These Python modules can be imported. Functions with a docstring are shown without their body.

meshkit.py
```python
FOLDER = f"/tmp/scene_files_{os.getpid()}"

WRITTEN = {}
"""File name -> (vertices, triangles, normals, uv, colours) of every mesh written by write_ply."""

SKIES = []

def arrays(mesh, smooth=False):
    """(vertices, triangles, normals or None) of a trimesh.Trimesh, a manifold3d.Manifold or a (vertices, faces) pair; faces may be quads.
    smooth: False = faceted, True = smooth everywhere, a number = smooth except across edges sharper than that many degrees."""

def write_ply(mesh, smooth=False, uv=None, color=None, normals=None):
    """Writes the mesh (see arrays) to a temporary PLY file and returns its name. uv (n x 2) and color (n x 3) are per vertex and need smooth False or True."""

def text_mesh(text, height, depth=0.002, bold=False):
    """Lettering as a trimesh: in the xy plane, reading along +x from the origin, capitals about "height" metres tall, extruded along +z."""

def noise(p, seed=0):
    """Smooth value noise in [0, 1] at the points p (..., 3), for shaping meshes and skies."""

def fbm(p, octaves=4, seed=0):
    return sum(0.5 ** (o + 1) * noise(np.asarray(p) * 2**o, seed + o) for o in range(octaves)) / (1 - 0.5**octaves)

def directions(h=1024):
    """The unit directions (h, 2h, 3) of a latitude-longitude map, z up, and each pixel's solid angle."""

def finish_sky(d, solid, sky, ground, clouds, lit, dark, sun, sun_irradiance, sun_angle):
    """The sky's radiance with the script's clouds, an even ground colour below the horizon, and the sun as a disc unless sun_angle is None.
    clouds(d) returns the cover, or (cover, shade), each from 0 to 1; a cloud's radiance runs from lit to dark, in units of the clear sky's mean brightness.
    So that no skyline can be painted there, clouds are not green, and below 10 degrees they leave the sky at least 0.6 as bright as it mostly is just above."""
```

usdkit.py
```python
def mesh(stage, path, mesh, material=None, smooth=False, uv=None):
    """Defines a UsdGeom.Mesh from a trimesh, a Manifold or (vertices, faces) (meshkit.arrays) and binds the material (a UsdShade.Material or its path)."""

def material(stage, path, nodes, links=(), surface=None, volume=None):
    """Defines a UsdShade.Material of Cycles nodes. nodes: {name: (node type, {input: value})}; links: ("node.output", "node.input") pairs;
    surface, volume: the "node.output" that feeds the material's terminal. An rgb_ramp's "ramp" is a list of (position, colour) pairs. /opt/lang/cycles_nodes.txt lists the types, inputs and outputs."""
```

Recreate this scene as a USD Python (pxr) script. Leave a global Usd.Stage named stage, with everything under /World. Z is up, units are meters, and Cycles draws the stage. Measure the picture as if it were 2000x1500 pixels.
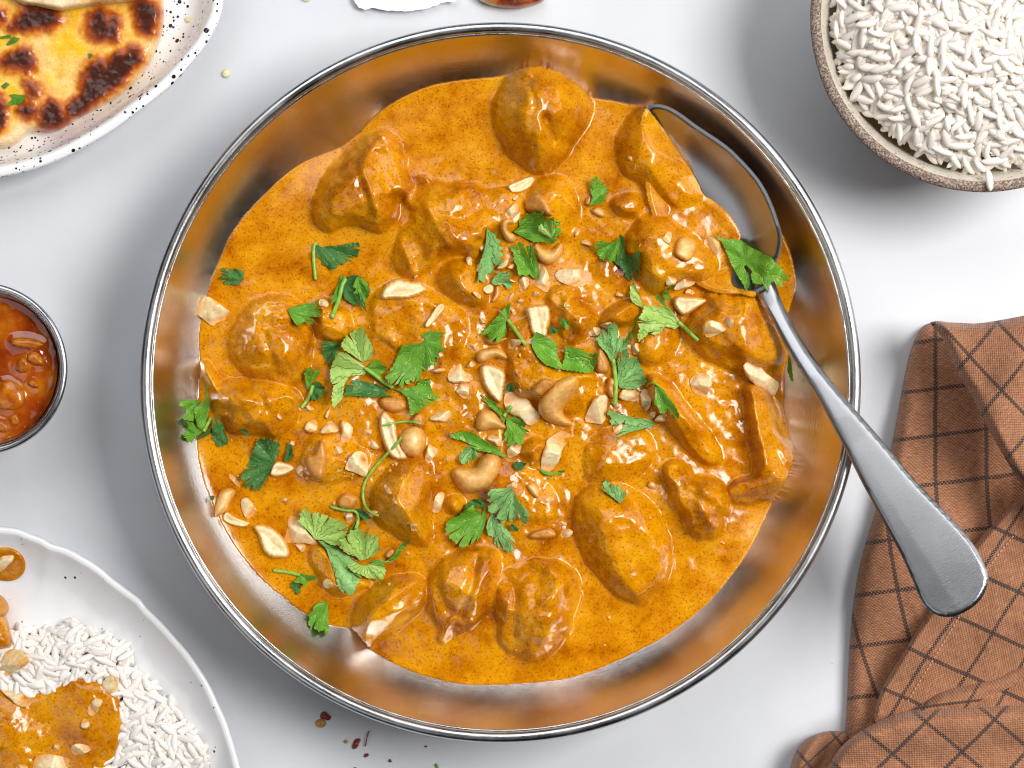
import math, numpy as np, trimesh, shapely, shapely.affinity, usdkit, meshkit
from scipy import ndimage, spatial
from pxr import Usd, UsdGeom, UsdLux, UsdShade, Gf, Sdf, Vt

stage = Usd.Stage.CreateInMemory()
UsdGeom.SetStageUpAxis(stage, 'Z')
UsdGeom.SetStageMetersPerUnit(stage, 1.0)
UsdGeom.Xform.Define(stage, '/World')
UsdGeom.Scope.Define(stage, '/World/Looks')
rng = np.random.default_rng(7)

# ---------------------------------------------------------------- camera, lamps, exposure
HC, ZR, S = 0.90, 0.055, 0.0002          # lens height, pan rim height, metres per photo pixel at the rim
cam = UsdGeom.Camera.Define(stage, '/World/camera')
cam.AddTranslateOp().Set(Gf.Vec3d(0, 0, HC))
cam.CreateHorizontalApertureAttr(36.0)
cam.CreateFocalLengthAttr(36.0 * (HC - ZR) / (2000 * S))
cam.CreateFStopAttr(11.0)
cam.CreateFocusDistanceAttr(HC - 0.04)
cam.CreateExposureAttr(0.26)


def lamp(name, pos, target, w, h, intensity, color):
    l = UsdLux.RectLight.Define(stage, '/World/' + name)
    p, t = np.array(pos, float), np.array(target, float)
    z = (p - t) / np.linalg.norm(p - t)
    up = np.array([0, 0, 1.0]) if abs(z[2]) < .95 else np.array([0, 1.0, 0])
    x = np.cross(up, z); x /= np.linalg.norm(x)
    y = np.cross(z, x)
    m = np.eye(4); m[0, :3], m[1, :3], m[2, :3], m[3, :3] = x, y, z, p
    l.AddTransformOp().Set(Gf.Matrix4d(m.tolist()))
    l.CreateWidthAttr(w); l.CreateHeightAttr(h)
    l.CreateIntensityAttr(intensity); l.CreateColorAttr(Gf.Vec3f(*color))
    return l


def sky_side(az, el, dist):
    az, el = math.radians(az), math.radians(el)
    return (dist * math.cos(el) * math.cos(az), dist * math.cos(el) * math.sin(az), .03 + dist * math.sin(el))


lamp('window_lamp', sky_side(15, 57, 1.6), (0, 0, 0.03), 0.64, 0.62, 18.8, (1.0, 0.985, 0.965))
lamp('low_window_lamp', sky_side(24, 22, 1.7), (0, 0, 0.03), 1.5, 0.7, 1.7, (1.0, 0.99, 0.98))
lamp('back_lamp', sky_side(100, 52, 2.0), (0, 0, 0.03), 1.7, 1.3, 2.35, (0.96, 0.98, 1.0))
lamp('side_lamp', sky_side(215, 50, 1.9), (0, 0, 0.03), 1.6, 1.2, 0.75, (0.96, 0.98, 1.0))

# ---------------------------------------------------------------- helpers
CROP = dict(A=(350, 450, 4), B=(800, 450, 4), C=(1200, 450, 4), D=(350, 750, 4), E=(800, 750, 4), F=(1200, 750, 4),
            G=(350, 1000, 4), H=(800, 1000, 4), K=(750, 100, 4), M=(1150, 100, 4), N=(0, 0, 4), Q=(0, 1000, 3), O=(0, 500, 10 / 3),
            S=(1500, 560, 3.41), T=(1500, 960, 2.778), U=(500, 1350, 4), V=(550, 0, 10 / 3), P=(0, 0, 1))


def pts(text, crop='P'):
    """Photo points written as 'x,y x,y ...' in one of the enlargements above."""
    ox, oy, s = CROP[crop]
    a = np.array([[float(v) for v in t.split(',')] for t in text.split()])
    return a / s + [ox, oy]


def sc(z):
    return S * (HC - np.asarray(z, float)) / (HC - ZR)


def world(p, z):
    p = np.asarray(p, float); z = np.broadcast_to(np.asarray(z, float), p.shape[:-1])
    k = sc(z)
    return np.stack([(p[..., 0] - 1000) * k, (750 - p[..., 1]) * k, z], -1)


def chaikin(p, n=1, closed=True):
    p = np.asarray(p, float)
    for _ in range(n):
        q = np.roll(p, -1, 0) if closed else p[1:]
        b = p if closed else p[:-1]
        new = np.stack([.75 * b + .25 * q, .25 * b + .75 * q], 1).reshape(-1, 2)
        p = new if closed else np.vstack([p[:1], new, p[-1:]])
    return p


def polygon(p):
    g = shapely.Polygon(p)
    if not g.is_valid:
        g = g.buffer(0)
    if g.geom_type != 'Polygon':
        g = max(g.geoms, key=lambda a: a.area)
    return g


def tri2(poly, step):
    """Points and triangles that fill a polygon; the first points are its outline."""
    g = poly.segmentize(step)
    ring = np.array(g.exterior.coords)[:-1]
    x0, y0, x1, y1 = g.bounds
    ys = np.arange(y0, y1 + step, step * .866)
    xs = np.arange(x0 - step, x1 + step, step)
    X, Y = np.meshgrid(xs, ys)
    X = X + (np.arange(len(ys)) % 2)[:, None] * step / 2
    c = np.stack([X.ravel(), Y.ravel()], 1)
    inner = g.buffer(-.5 * step)
    if not inner.is_empty:
        c = c[shapely.contains_xy(inner, c[:, 0], c[:, 1])]
    else:
        c = c[:0]
    p = np.vstack([ring, c])
    t = spatial.Delaunay(p).simplices
    m = p[t].mean(1)
    t = t[shapely.contains_xy(g, m[:, 0], m[:, 1])]
    a, b, cc = p[t[:, 0]], p[t[:, 1]], p[t[:, 2]]
    area = (b[:, 0] - a[:, 0]) * (cc[:, 1] - a[:, 1]) - (b[:, 1] - a[:, 1]) * (cc[:, 0] - a[:, 0])
    t = t[np.abs(area) > 1e-6]; area = area[np.abs(area) > 1e-6]
    t = np.where((area < 0)[:, None], t, t[:, ::-1])      # y points down in the photo: this winds upwards in the scene
    return p, t


def rim_edges(t):
    e = np.vstack([t[:, [0, 1]], t[:, [1, 2]], t[:, [2, 0]]])
    key = np.sort(e, 1)
    _, inv, cnt = np.unique(key, axis=0, return_inverse=True, return_counts=True)
    return e[cnt[inv.ravel()] == 1]


def normals(v, f):
    n = np.zeros_like(v)
    fn = np.cross(v[f[:, 1]] - v[f[:, 0]], v[f[:, 2]] - v[f[:, 0]])
    for k in range(3):
        np.add.at(n, f[:, k], fn)
    l = np.linalg.norm(n, axis=1, keepdims=True)
    return np.where(l > 0, n / np.maximum(l, 1e-300), [0, 0, 1.0])


def slab(p, t, ztop, zbot, flat=None):
    """A closed solid over the triangles t: top sheet, bottom sheet, sides. Returns v, f, n and the index of each vertex's photo point."""
    top, bot = world(p, ztop), world(p, zbot)
    if flat is None:
        nt = normals(top, t)
    nb = normals(bot, t[:, ::-1])
    e = rim_edges(t)
    n = len(p)
    idx = np.unique(e); pos = -np.ones(n, int); pos[idx] = np.arange(len(idx))
    m = len(idx)
    v = np.vstack([top, bot, top[idx], bot[idx]])
    a, b = pos[e[:, 0]] + 2 * n, pos[e[:, 1]] + 2 * n
    side = np.vstack([np.stack([b, a, a + m], 1), np.stack([b, a + m, b + m], 1)])
    f = np.vstack([t, t[:, ::-1] + n, side])
    ns = normals(v, side)[2 * n:]
    return v, f, np.vstack([nt, nb, ns]), np.concatenate([np.arange(n), np.arange(n), idx, idx])


used = {}


def numbered(parent, name):
    k = used.get((parent, name), 0)
    used[(parent, name)] = k + 1
    return f'{parent}/{name}' + (f'_{k:03d}' if k else '')


def tag(prim, label=None, cat=None, group=None, kind=None):
    for k, x in (('label', label), ('category', cat), ('group', group), ('kind', kind)):
        if x:
            prim.SetCustomDataByKey(k, x)
    return prim


class Thing:
    """An Xform at a thing's base; its parts are meshes under it."""
    def __init__(self, name, origin, label, cat, group=None, kind=None):
        self.path, self.o = numbered('/World', name), np.array(origin, float)
        self.x = UsdGeom.Xform.Define(stage, self.path)
        self.x.AddTranslateOp().Set(Gf.Vec3d(*self.o.tolist()))
        tag(self.x.GetPrim(), label, cat, group, kind)


def write(path, v, f, mat, n=None, uv=None, col=None, val=None):
    m = UsdGeom.Mesh.Define(stage, path)
    m.CreatePointsAttr(Vt.Vec3fArray.FromNumpy(np.ascontiguousarray(v, np.float32)))
    m.CreateFaceVertexCountsAttr(Vt.IntArray.FromNumpy(np.full(len(f), 3, np.int32)))
    m.CreateFaceVertexIndicesAttr(Vt.IntArray.FromNumpy(np.ascontiguousarray(f, np.int32).ravel()))
    m.CreateSubdivisionSchemeAttr('none')
    if n is not None:
        m.CreateNormalsAttr(Vt.Vec3fArray.FromNumpy(np.ascontiguousarray(n, np.float32)))
        m.SetNormalsInterpolation('vertex')
    api = UsdGeom.PrimvarsAPI(m)
    if uv is not None:
        api.CreatePrimvar('st', Sdf.ValueTypeNames.TexCoord2fArray, 'vertex').Set(Vt.Vec2fArray.FromNumpy(np.ascontiguousarray(uv, np.float32)))
    if col is not None:
        api.CreatePrimvar('col', Sdf.ValueTypeNames.Color3fArray, 'vertex').Set(Vt.Vec3fArray.FromNumpy(np.ascontiguousarray(col, np.float32)))
    UsdShade.MaterialBindingAPI.Apply(m.GetPrim()).Bind(UsdShade.Material.Get(stage, '/World/Looks/' + mat))
    return m


def put(name, v, f, mat, label=None, cat=None, group=None, kind=None, parent=None, n=None, **kw):
    """One mesh: a top-level thing, or a part of the Thing or the mesh path given as parent."""
    v = np.asarray(v, float)
    if parent is None:
        o = np.array([v[:, 0].mean(), v[:, 1].mean(), v[:, 2].min()])
        m = write(numbered('/World', name), v - o, f, mat, n, **kw)
        m.AddTranslateOp().Set(Gf.Vec3d(*o.tolist()))
    else:
        m = write(numbered(parent.path, name), v - parent.o, f, mat, n, **kw)
    tag(m.GetPrim(), label, cat, group, kind)
    return m


def tube(path, r, sides=8, flat=1.0):
    """A closed tapering tube along world points."""
    p = np.asarray(path, float); r = np.broadcast_to(r, len(p))
    t = np.gradient(p, axis=0); t /= np.linalg.norm(t, axis=1, keepdims=True) + 1e-12
    a = np.cross(t, [0, 0, 1.0]); a /= np.linalg.norm(a, axis=1, keepdims=True) + 1e-9
    b = np.cross(a, t)
    g = np.arange(sides) * 2 * np.pi / sides
    v = p[:, None] + r[:, None, None] * (np.cos(g)[None, :, None] * a[:, None] + flat * np.sin(g)[None, :, None] * b[:, None])
    i, j = np.meshgrid(np.arange(len(p) - 1), np.arange(sides), indexing='ij')
    q = np.stack([i * sides + j, i * sides + (j + 1) % sides, (i + 1) * sides + (j + 1) % sides, (i + 1) * sides + j], -1).reshape(-1, 4)
    f = np.vstack([q[:, [0, 1, 2]], q[:, [0, 2, 3]]])
    v = np.vstack([v.reshape(-1, 3), p[:1], p[-1:]])
    k = len(v)
    J = np.arange(sides)
    f = np.vstack([f, np.stack([(J + 1) % sides, J, np.full(sides, k - 2)], 1), np.stack([J + (len(p) - 1) * sides, (J + 1) % sides + (len(p) - 1) * sides, np.full(sides, k - 1)], 1)])
    vol = np.einsum('ij,ij->i', v[f[:, 0]] - v.mean(0), np.cross(v[f[:, 1]] - v.mean(0), v[f[:, 2]] - v.mean(0))).sum()
    if vol < 0:
        f = f[:, ::-1]
    return v, f, normals(v, f)


def spline(p, n):
    """n points along a smooth open curve through p."""
    p = chaikin(p, 3, False)
    s = np.concatenate([[0], np.cumsum(np.linalg.norm(np.diff(p, axis=0), axis=1))])
    u = np.linspace(0, s[-1], n)
    return np.stack([np.interp(u, s, p[:, k]) for k in range(p.shape[1])], 1)


def fbm2(p, scale, octaves=3, seed=0):
    """Smooth noise in -0.5..0.5 over photo points, features 'scale' pixels wide."""
    q = np.concatenate([np.asarray(p, float) / scale + 100, np.full(np.shape(p)[:-1] + (1,), 3.3)], -1)
    return meshkit.fbm(q, octaves, seed) - .5


def lathe(prof, R, seg=256, closed=False):
    """prof: (radius, z) from outside underneath, over the rim, to the middle. R(theta) adds to each radius where the profile's third value says how much."""
    th = np.arange(seg) * 2 * np.pi / seg
    prof = np.asarray(prof, float)
    r = prof[:, 0][:, None] + (R(th)[None, :] * prof[:, 2][:, None] if R is not None else 0 * th[None, :])
    v = np.stack([r * np.cos(th), r * np.sin(th), np.broadcast_to(prof[:, 1][:, None], r.shape)], -1)
    k = len(prof)
    i, j = np.meshgrid(np.arange(k if closed else k - 1), np.arange(seg), indexing='ij')
    i2 = (i + 1) % k
    q = np.stack([i * seg + j, i * seg + (j + 1) % seg, i2 * seg + (j + 1) % seg, i2 * seg + j], -1).reshape(-1, 4)
    f = np.vstack([q[:, [0, 1, 2]], q[:, [0, 2, 3]]])
    v = v.reshape(-1, 3)
    a = np.linalg.norm(np.cross(v[f[:, 1]] - v[f[:, 0]], v[f[:, 2]] - v[f[:, 0]]), axis=1)
    f = f[a > 1e-14]
    return v, f, normals(v, f)


# ---------------------------------------------------------------- materials
def M(name, nodes, links, surface='p.BSDF'):
    return usdkit.material(stage, '/World/Looks/' + name, nodes, links, surface=surface)


POS = {'g': ('geometry', {})}


def noisy(name, base, dark, scale=400, amount=(.4, .7), rough=.4, bump=0.0, bscale=900, **p):
    return M(name, {**POS, 'n': ('noise_texture', {'scale': scale, 'detail': 4}), 'r': ('rgb_ramp', {'ramp': [(amount[0], dark), (amount[1], base)]}),
                    'b': ('noise_texture', {'scale': bscale, 'detail': 3}), 'bp': ('bump', {'strength': bump, 'distance': .0004}),
                    'p': ('principled_bsdf', {'roughness': rough, **p})},
             [('g.position', 'n.vector'), ('g.position', 'b.vector'), ('n.fac', 'r.fac'), ('r.color', 'p.base_color'), ('b.fac', 'bp.height'), ('bp.normal', 'p.normal')])


M('table', {**POS, 'n': ('noise_texture', {'scale': 2400, 'detail': 3}), 'r': ('rgb_ramp', {'ramp': [(.33, (.600, .613, .645)), (.5, (.640, .654, .686)), (.67, (.660, .674, .704))]}),
            'l': ('noise_texture', {'scale': 9, 'detail': 5, 'roughness': .6}), 'lr': ('rgb_ramp', {'ramp': [(.32, (.93, .935, .945)), (.68, (1.03, 1.03, 1.03))]}), 'm': ('mix_color', {'blend_type': 'multiply', 'fac': 1.0}),
            'v': ('voronoi_texture', {'scale': 120}), 'vs': ('separate_color', {}), 'vk': ('math', {'math_type': 'greater_than', 'value2': .975}), 'vd': ('math', {'math_type': 'less_than', 'value2': .055}), 'vm': ('math', {'math_type': 'multiply'}), 'vf': ('math', {'math_type': 'multiply', 'value2': .55}),
            'x': ('mix_color', {'b': (.22, .21, .21)}), 'rr': ('map_range', {'from_min': .35, 'from_max': .65, 'to_min': .36, 'to_max': .5}), 'bp': ('bump', {'strength': .05, 'distance': .0003}), 'p': ('principled_bsdf', {})},
  [('g.position', 'n.vector'), ('g.position', 'l.vector'), ('g.position', 'v.vector'), ('n.fac', 'r.fac'), ('l.fac', 'lr.fac'), ('r.color', 'm.a'), ('lr.color', 'm.b'), ('m.result', 'x.a'), ('v.color', 'vs.color'), ('vs.r', 'vk.value1'), ('v.distance', 'vd.value1'),
   ('vk.value', 'vm.value1'), ('vd.value', 'vm.value2'), ('vm.value', 'vf.value1'), ('vf.value', 'x.fac'), ('x.result', 'p.base_color'), ('l.fac', 'rr.value'), ('rr.result', 'p.roughness'), ('n.fac', 'bp.height'), ('bp.normal', 'p.normal')])
noisy('paper', (.88, .88, .88), (.82, .82, .83), 700, (.3, .7), .8, .25, 600)
noisy('paper_thread', (.60, .36, .22), (.50, .28, .16), 900, (.3, .7), .8, .1)
noisy('oil', (.80, .74, .42), (.78, .70, .36), 300, (.3, .7), .08, 0, coat_weight=.5)
noisy('chili_red', (.30, .020, .012), (.14, .010, .008), 900, (.35, .65), .35, .4)
noisy('chili_seed', (.62, .34, .07), (.45, .2, .04), 900, (.35, .65), .4, .2)
noisy('mango', (.58, .17, .007), (.36, .070, .004), 350, (.35, .65), .16, .12, 700, subsurface_weight=.25, subsurface_scale=.004)
noisy('stem', (.30, .50, .07), (.17, .36, .04), 500, (.35, .65), .38, .1)
noisy('rice', (1.0, .94, .88), (.98, .90, .81), 260, (.3, .7), .5, .16, 700, subsurface_weight=.3, subsurface_radius=(1, .9, .75), subsurface_scale=.002)
noisy('rice_bowl_grain', (1.0, .92, .82), (.98, .86, .72), 260, (.3, .7), .5, .16, 700, subsurface_weight=.35, subsurface_radius=(1, .85, .6), subsurface_scale=.002)

# brushed steel: fine streaks round the axis, patchy gloss
def steel(name, base, rough, aniso, streak, patchy=.08):
    M(name, {'t': ('texture_coordinate', {}), 'x': ('separate_xyz', {}), 'at': ('math', {'math_type': 'arctan2'}), 'c': ('combine_xyz', {}),
             'r2': ('vector_math', {'math_type': 'length'}), 'sa': ('math', {'math_type': 'multiply', 'value2': 26.0}), 'sr': ('math', {'math_type': 'multiply', 'value2': 2600.0}),
             'n': ('noise_texture', {'scale': 1, 'detail': 3}), 'big': ('noise_texture', {'scale': 60, 'detail': 4}), 'fine': ('noise_texture', {'scale': 3200, 'detail': 2}),
             'rr': ('map_range', {'from_min': .3, 'from_max': .7, 'to_min': rough - patchy, 'to_max': rough + patchy}),
             'ad': ('math', {'math_type': 'add'}), 'bp': ('bump', {'strength': streak, 'distance': .0002}),
             'cr': ('rgb_ramp', {'ramp': [(.3, tuple((1 - 1.2 * patchy) * b for b in base)), (.7, base)]}),
             'tg': ('tangent', {'direction_type': 'radial', 'axis': 'z'}),
             'p': ('principled_bsdf', {'metallic': 1.0, 'anisotropic': aniso})},
      [('t.object', 'x.vector'), ('x.y', 'at.value1'), ('x.x', 'at.value2'), ('t.object', 'r2.vector1'), ('at.value', 'sa.value1'), ('r2.value', 'sr.value1'),
       ('sa.value', 'c.x'), ('sr.value', 'c.y'), ('c.vector', 'n.vector'), ('t.object', 'big.vector'), ('t.object', 'fine.vector'), ('big.fac', 'rr.value'), ('rr.result', 'p.roughness'),
       ('n.fac', 'ad.value1'), ('fine.fac', 'ad.value2'), ('ad.value', 'bp.height'), ('bp.normal', 'p.normal'), ('big.fac', 'cr.fac'), ('cr.color', 'p.base_color')] + ([('tg.tangent', 'p.tangent')] if aniso else []))


steel('pan_steel', (.68, .645, .62), .215, .3, .30, .045)
steel('rim_steel', (.56, .56, .57), .27, 0, .2)
steel('cup_steel', (.50, .50, .51), .25, 0, .1)
steel('spoon_steel', (.36, .36, .372), .29, 0, .16, .02)

# curry: speckled orange sauce with redder oil
def curry(name, rough=.165):
    M(name, {**POS, 'n1': ('noise_texture', {'scale': 1050, 'detail': 4, 'roughness': .7}), 'n2': ('noise_texture', {'scale': 60, 'detail': 6, 'roughness': .68}),
             'v': ('noise_texture', {'scale': 210, 'detail': 5, 'roughness': .72, 'distortion': .6}),
             'base': ('rgb_ramp', {'ramp': [(.32, (.33, .080, .0006)), (.43, (.50, .165, .0010)), (.55, (.63, .246, .0013)), (.72, (.75, .345, .0028))]}),
             'sp': ('rgb_ramp', {'ramp': [(.34, (.24, .12, .05)), (.47, (1, 1, 1))]}),
             'mx': ('mix_color', {'blend_type': 'multiply', 'fac': .68}),
             'vd': ('map_range', {'from_min': .645, 'from_max': .74, 'to_min': 0, 'to_max': .85, 'clamp': True}), 'red': ('mix_color', {'b': (.24, .030, .003)}),
             'bn': ('noise_texture', {'scale': 420, 'detail': 4, 'roughness': .6}), 'bp': ('bump', {'strength': .11, 'distance': .0006}),
             'rr': ('map_range', {'from_min': .35, 'from_max': .65, 'to_min': rough - .05, 'to_max': rough + .08}),
             'p': ('principled_bsdf', {'specular_ior_level': .46, 'subsurface_weight': .05, 'subsurface_radius': (1, .35, .05), 'subsurface_scale': .0014})},
      [('g.position', 'n1.vector'), ('g.position', 'n2.vector'), ('g.position', 'v.vector'), ('g.position', 'bn.vector'), ('n2.fac', 'base.fac'), ('n1.fac', 'sp.fac'),
       ('base.color', 'mx.a'), ('sp.color', 'mx.b'), ('mx.result', 'red.a'), ('v.fac', 'vd.value'),
       ('vd.result', 'red.fac'), ('red.result', 'p.base_color'), ('bn.fac', 'bp.height'), ('bp.normal', 'p.normal'), ('n2.fac', 'rr.value'), ('rr.result', 'p.roughness')])


curry('curry')
# vertex-coloured food: nuts, bread
def coloured(name, scale, dark, rough, bump, bscale, **p):
    M(name, {**POS, 'a': ('attribute', {'attribute': 'col'}), 'n': ('noise_texture', {'scale': scale, 'detail': 4, 'roughness': .6}), 'r': ('rgb_ramp', {'ramp': [(.32, dark), (.62, (1, 1, 1))]}),
             'mx': ('mix_color', {'blend_type': 'multiply', 'fac': 1.0}), 'b': ('noise_texture', {'scale': bscale, 'detail': 4}), 'bp': ('bump', {'strength': bump, 'distance': .0005}),
             'p': ('principled_bsdf', {'roughness': rough, **p})},
      [('g.position', 'n.vector'), ('g.position', 'b.vector'), ('n.fac', 'r.fac'), ('a.color', 'mx.a'), ('r.color', 'mx.b'), ('mx.result', 'p.base_color'), ('b.fac', 'bp.height'), ('bp.normal', 'p.normal')])


coloured('cashew', 500, (.80, .70, .56), .36, .25, 900, subsurface_weight=.15, subsurface_radius=(1, .6, .3), subsurface_scale=.0012)
coloured('bread', 900, (.84, .76, .62), .24, .32, 420, specular_ior_level=.35)

# coriander blades: veins fan out from the leaf base (st is measured from there)
def leaf(name, base, dark, vein, spec=.4):
    M(name, {**POS, 't': ('texture_coordinate', {}), 'x': ('separate_xyz', {}), 'at': ('math', {'math_type': 'arctan2'}), 'len': ('vector_math', {'math_type': 'length'}),
             'wn': ('noise_texture', {'scale': 5, 'detail': 2}), 'ws': ('math', {'math_type': 'multiply', 'value2': .5}), 'aw': ('math', {'math_type': 'add'}),
             'k': ('math', {'math_type': 'multiply', 'value2': 2.9}), 'fr': ('math', {'math_type': 'fraction'}), 'ce': ('math', {'math_type': 'subtract', 'value2': .5}), 'ab': ('math', {'math_type': 'absolute'}),
             'v1': ('map_range', {'from_min': .02, 'from_max': .14, 'to_min': 1, 'to_max': 0, 'clamp': True}),
             'vo': ('voronoi_texture', {'scale': 5.5, 'feature': 'distance_to_edge'}), 'v2': ('map_range', {'from_min': 0, 'from_max': .06, 'to_min': .22, 'to_max': 0, 'clamp': True}),
             'vv': ('math', {'math_type': 'maximum'}), 'n': ('noise_texture', {'scale': 220, 'detail': 3}), 'rp': ('rgb_ramp', {'ramp': [(.3, dark), (.7, base)]}),
             'mx': ('mix_color', {'b': vein}), 'vf': ('math', {'math_type': 'multiply', 'value2': .75}), 'inv': ('math', {'math_type': 'subtract', 'value1': 1.0}),
             'bp': ('bump', {'strength': .8, 'distance': .0005}),
             'p': ('principled_bsdf', {'roughness': .38, 'specular_ior_level': spec}), 'tl': ('translucent_bsdf', {}), 'ms': ('mix_closure', {'fac': .22})},
      [('t.UV', 'x.vector'), ('x.y', 'at.value1'), ('x.x', 'at.value2'), ('t.UV', 'wn.vector'), ('wn.fac', 'ws.value1'), ('at.value', 'aw.value1'), ('ws.value', 'aw.value2'), ('aw.value', 'k.value1'), ('k.value', 'fr.value1'),
       ('fr.value', 'ce.value1'), ('ce.value', 'ab.value1'), ('ab.value', 'v1.value'), ('t.UV', 'vo.vector'), ('vo.distance', 'v2.value'), ('v1.result', 'vv.value1'), ('v2.result', 'vv.value2'),
       ('g.position', 'n.vector'), ('n.fac', 'rp.fac'), ('rp.color', 'mx.a'), ('vv.value', 'vf.value1'), ('vf.value', 'mx.fac'), ('mx.result', 'p.base_color'), ('mx.result', 'tl.color'),
       ('vv.value', 'inv.value2'), ('inv.value', 'bp.height'), ('bp.normal', 'p.normal'), ('p.BSDF', 'ms.closure1'), ('tl.BSDF', 'ms.closure2')], surface='ms.closure')


leaf('leaf_dark', (.080, .250, .050), (.040, .150, .028), (.20, .40, .10))
leaf('leaf_mid', (.185, .450, .030), (.105, .310, .020), (.40, .64, .12))
leaf('leaf_pale', (.52, .70, .200), (.38, .59, .120), (.26, .48, .08), .3)
leaf('leaf_teal', (.33, .58, .190), (.22, .46, .13), (.15, .36, .10), .3)

# glazes
def speckled(name, base, sets, rough, bump=.05):
    nodes = {'t': ('texture_coordinate', {}), 'p': ('principled_bsdf', {'roughness': rough, 'coat_weight': .3, 'coat_roughness': .08}), 'n': ('noise_texture', {'scale': 90, 'detail': 3}),
             'c0': ('rgb_ramp', {'ramp': [(.3, tuple(.95 * b for b in base)), (.7, base)]}), 'bp': ('bump', {'strength': bump, 'distance': .0015})}
    links, last = [('t.object', 'n.vector'), ('n.fac', 'c0.fac'), ('n.fac', 'bp.height'), ('bp.normal', 'p.normal')], 'c0.color'
    for i, (scale, keep, size, color) in enumerate(sets):
        nodes |= {f'v{i}': ('voronoi_texture', {'scale': scale}), f's{i}': ('separate_color', {}), f'k{i}': ('math', {'math_type': 'greater_than', 'value2': 1 - keep}),
                  f'z{i}': ('math', {'math_type': 'multiply', 'value2': size}), f'd{i}': ('math', {'math_type': 'less_than'}), f'm{i}': ('math', {'math_type': 'multiply'}), f'x{i}': ('mix_color', {'b': color})}
        links += [('t.object', f'v{i}.vector'), (f'v{i}.color', f's{i}.color'), (f's{i}.r', f'k{i}.value1'), (f's{i}.g', f'z{i}.value1'), (f'v{i}.distance', f'd{i}.value1'), (f'z{i}.value', f'd{i}.value2'),
                  (f'd{i}.value', f'm{i}.value1'), (f'k{i}.value', f'm{i}.value2'), (f'm{i}.value', f'x{i}.fac'), (last, f'x{i}.a')]
        last = f'x{i}.result'
    M(name, nodes, links + [(last, 'p.base_color')])


INK = (.012, .013, .018)
speckled('speckled_glaze', (.84, .84, .85), [(150, .36, .24, INK), (300, .42, .30, INK), (700, .40, .45, INK)], .16)
speckled('white_glaze', (.80, .79, .80), [(210, .20, .13, (.05, .035, .03)), (420, .14, .17, (.10, .06, .04)), (60, .5, .05, (.16, .10, .06))], .2, .12)
speckled('stone_glaze', (.60, .55, .46), [(900, .5, .5, (.40, .34, .27)), (500, .3, .3, (.30, .26, .22))], .35, .1)
M('stone_rim', {**POS, 'n': ('noise_texture', {'scale': 1300, 'detail': 3, 'roughness': .7}), 'r': ('rgb_ramp', {'ramp': [(.36, (.07, .045, .035)), (.5, (.24, .165, .125)), (.64, (.50, .42, .35))]}),
                'bp': ('bump', {'strength': .7, 'distance': .0006}), 'p': ('principled_bsdf', {'roughness': .8})},
  [('g.position', 'n.vector'), ('n.fac', 'r.fac'), ('r.color', 'p.base_color'), ('n.fac', 'bp.height'), ('bp.normal', 'p.normal')])
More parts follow.
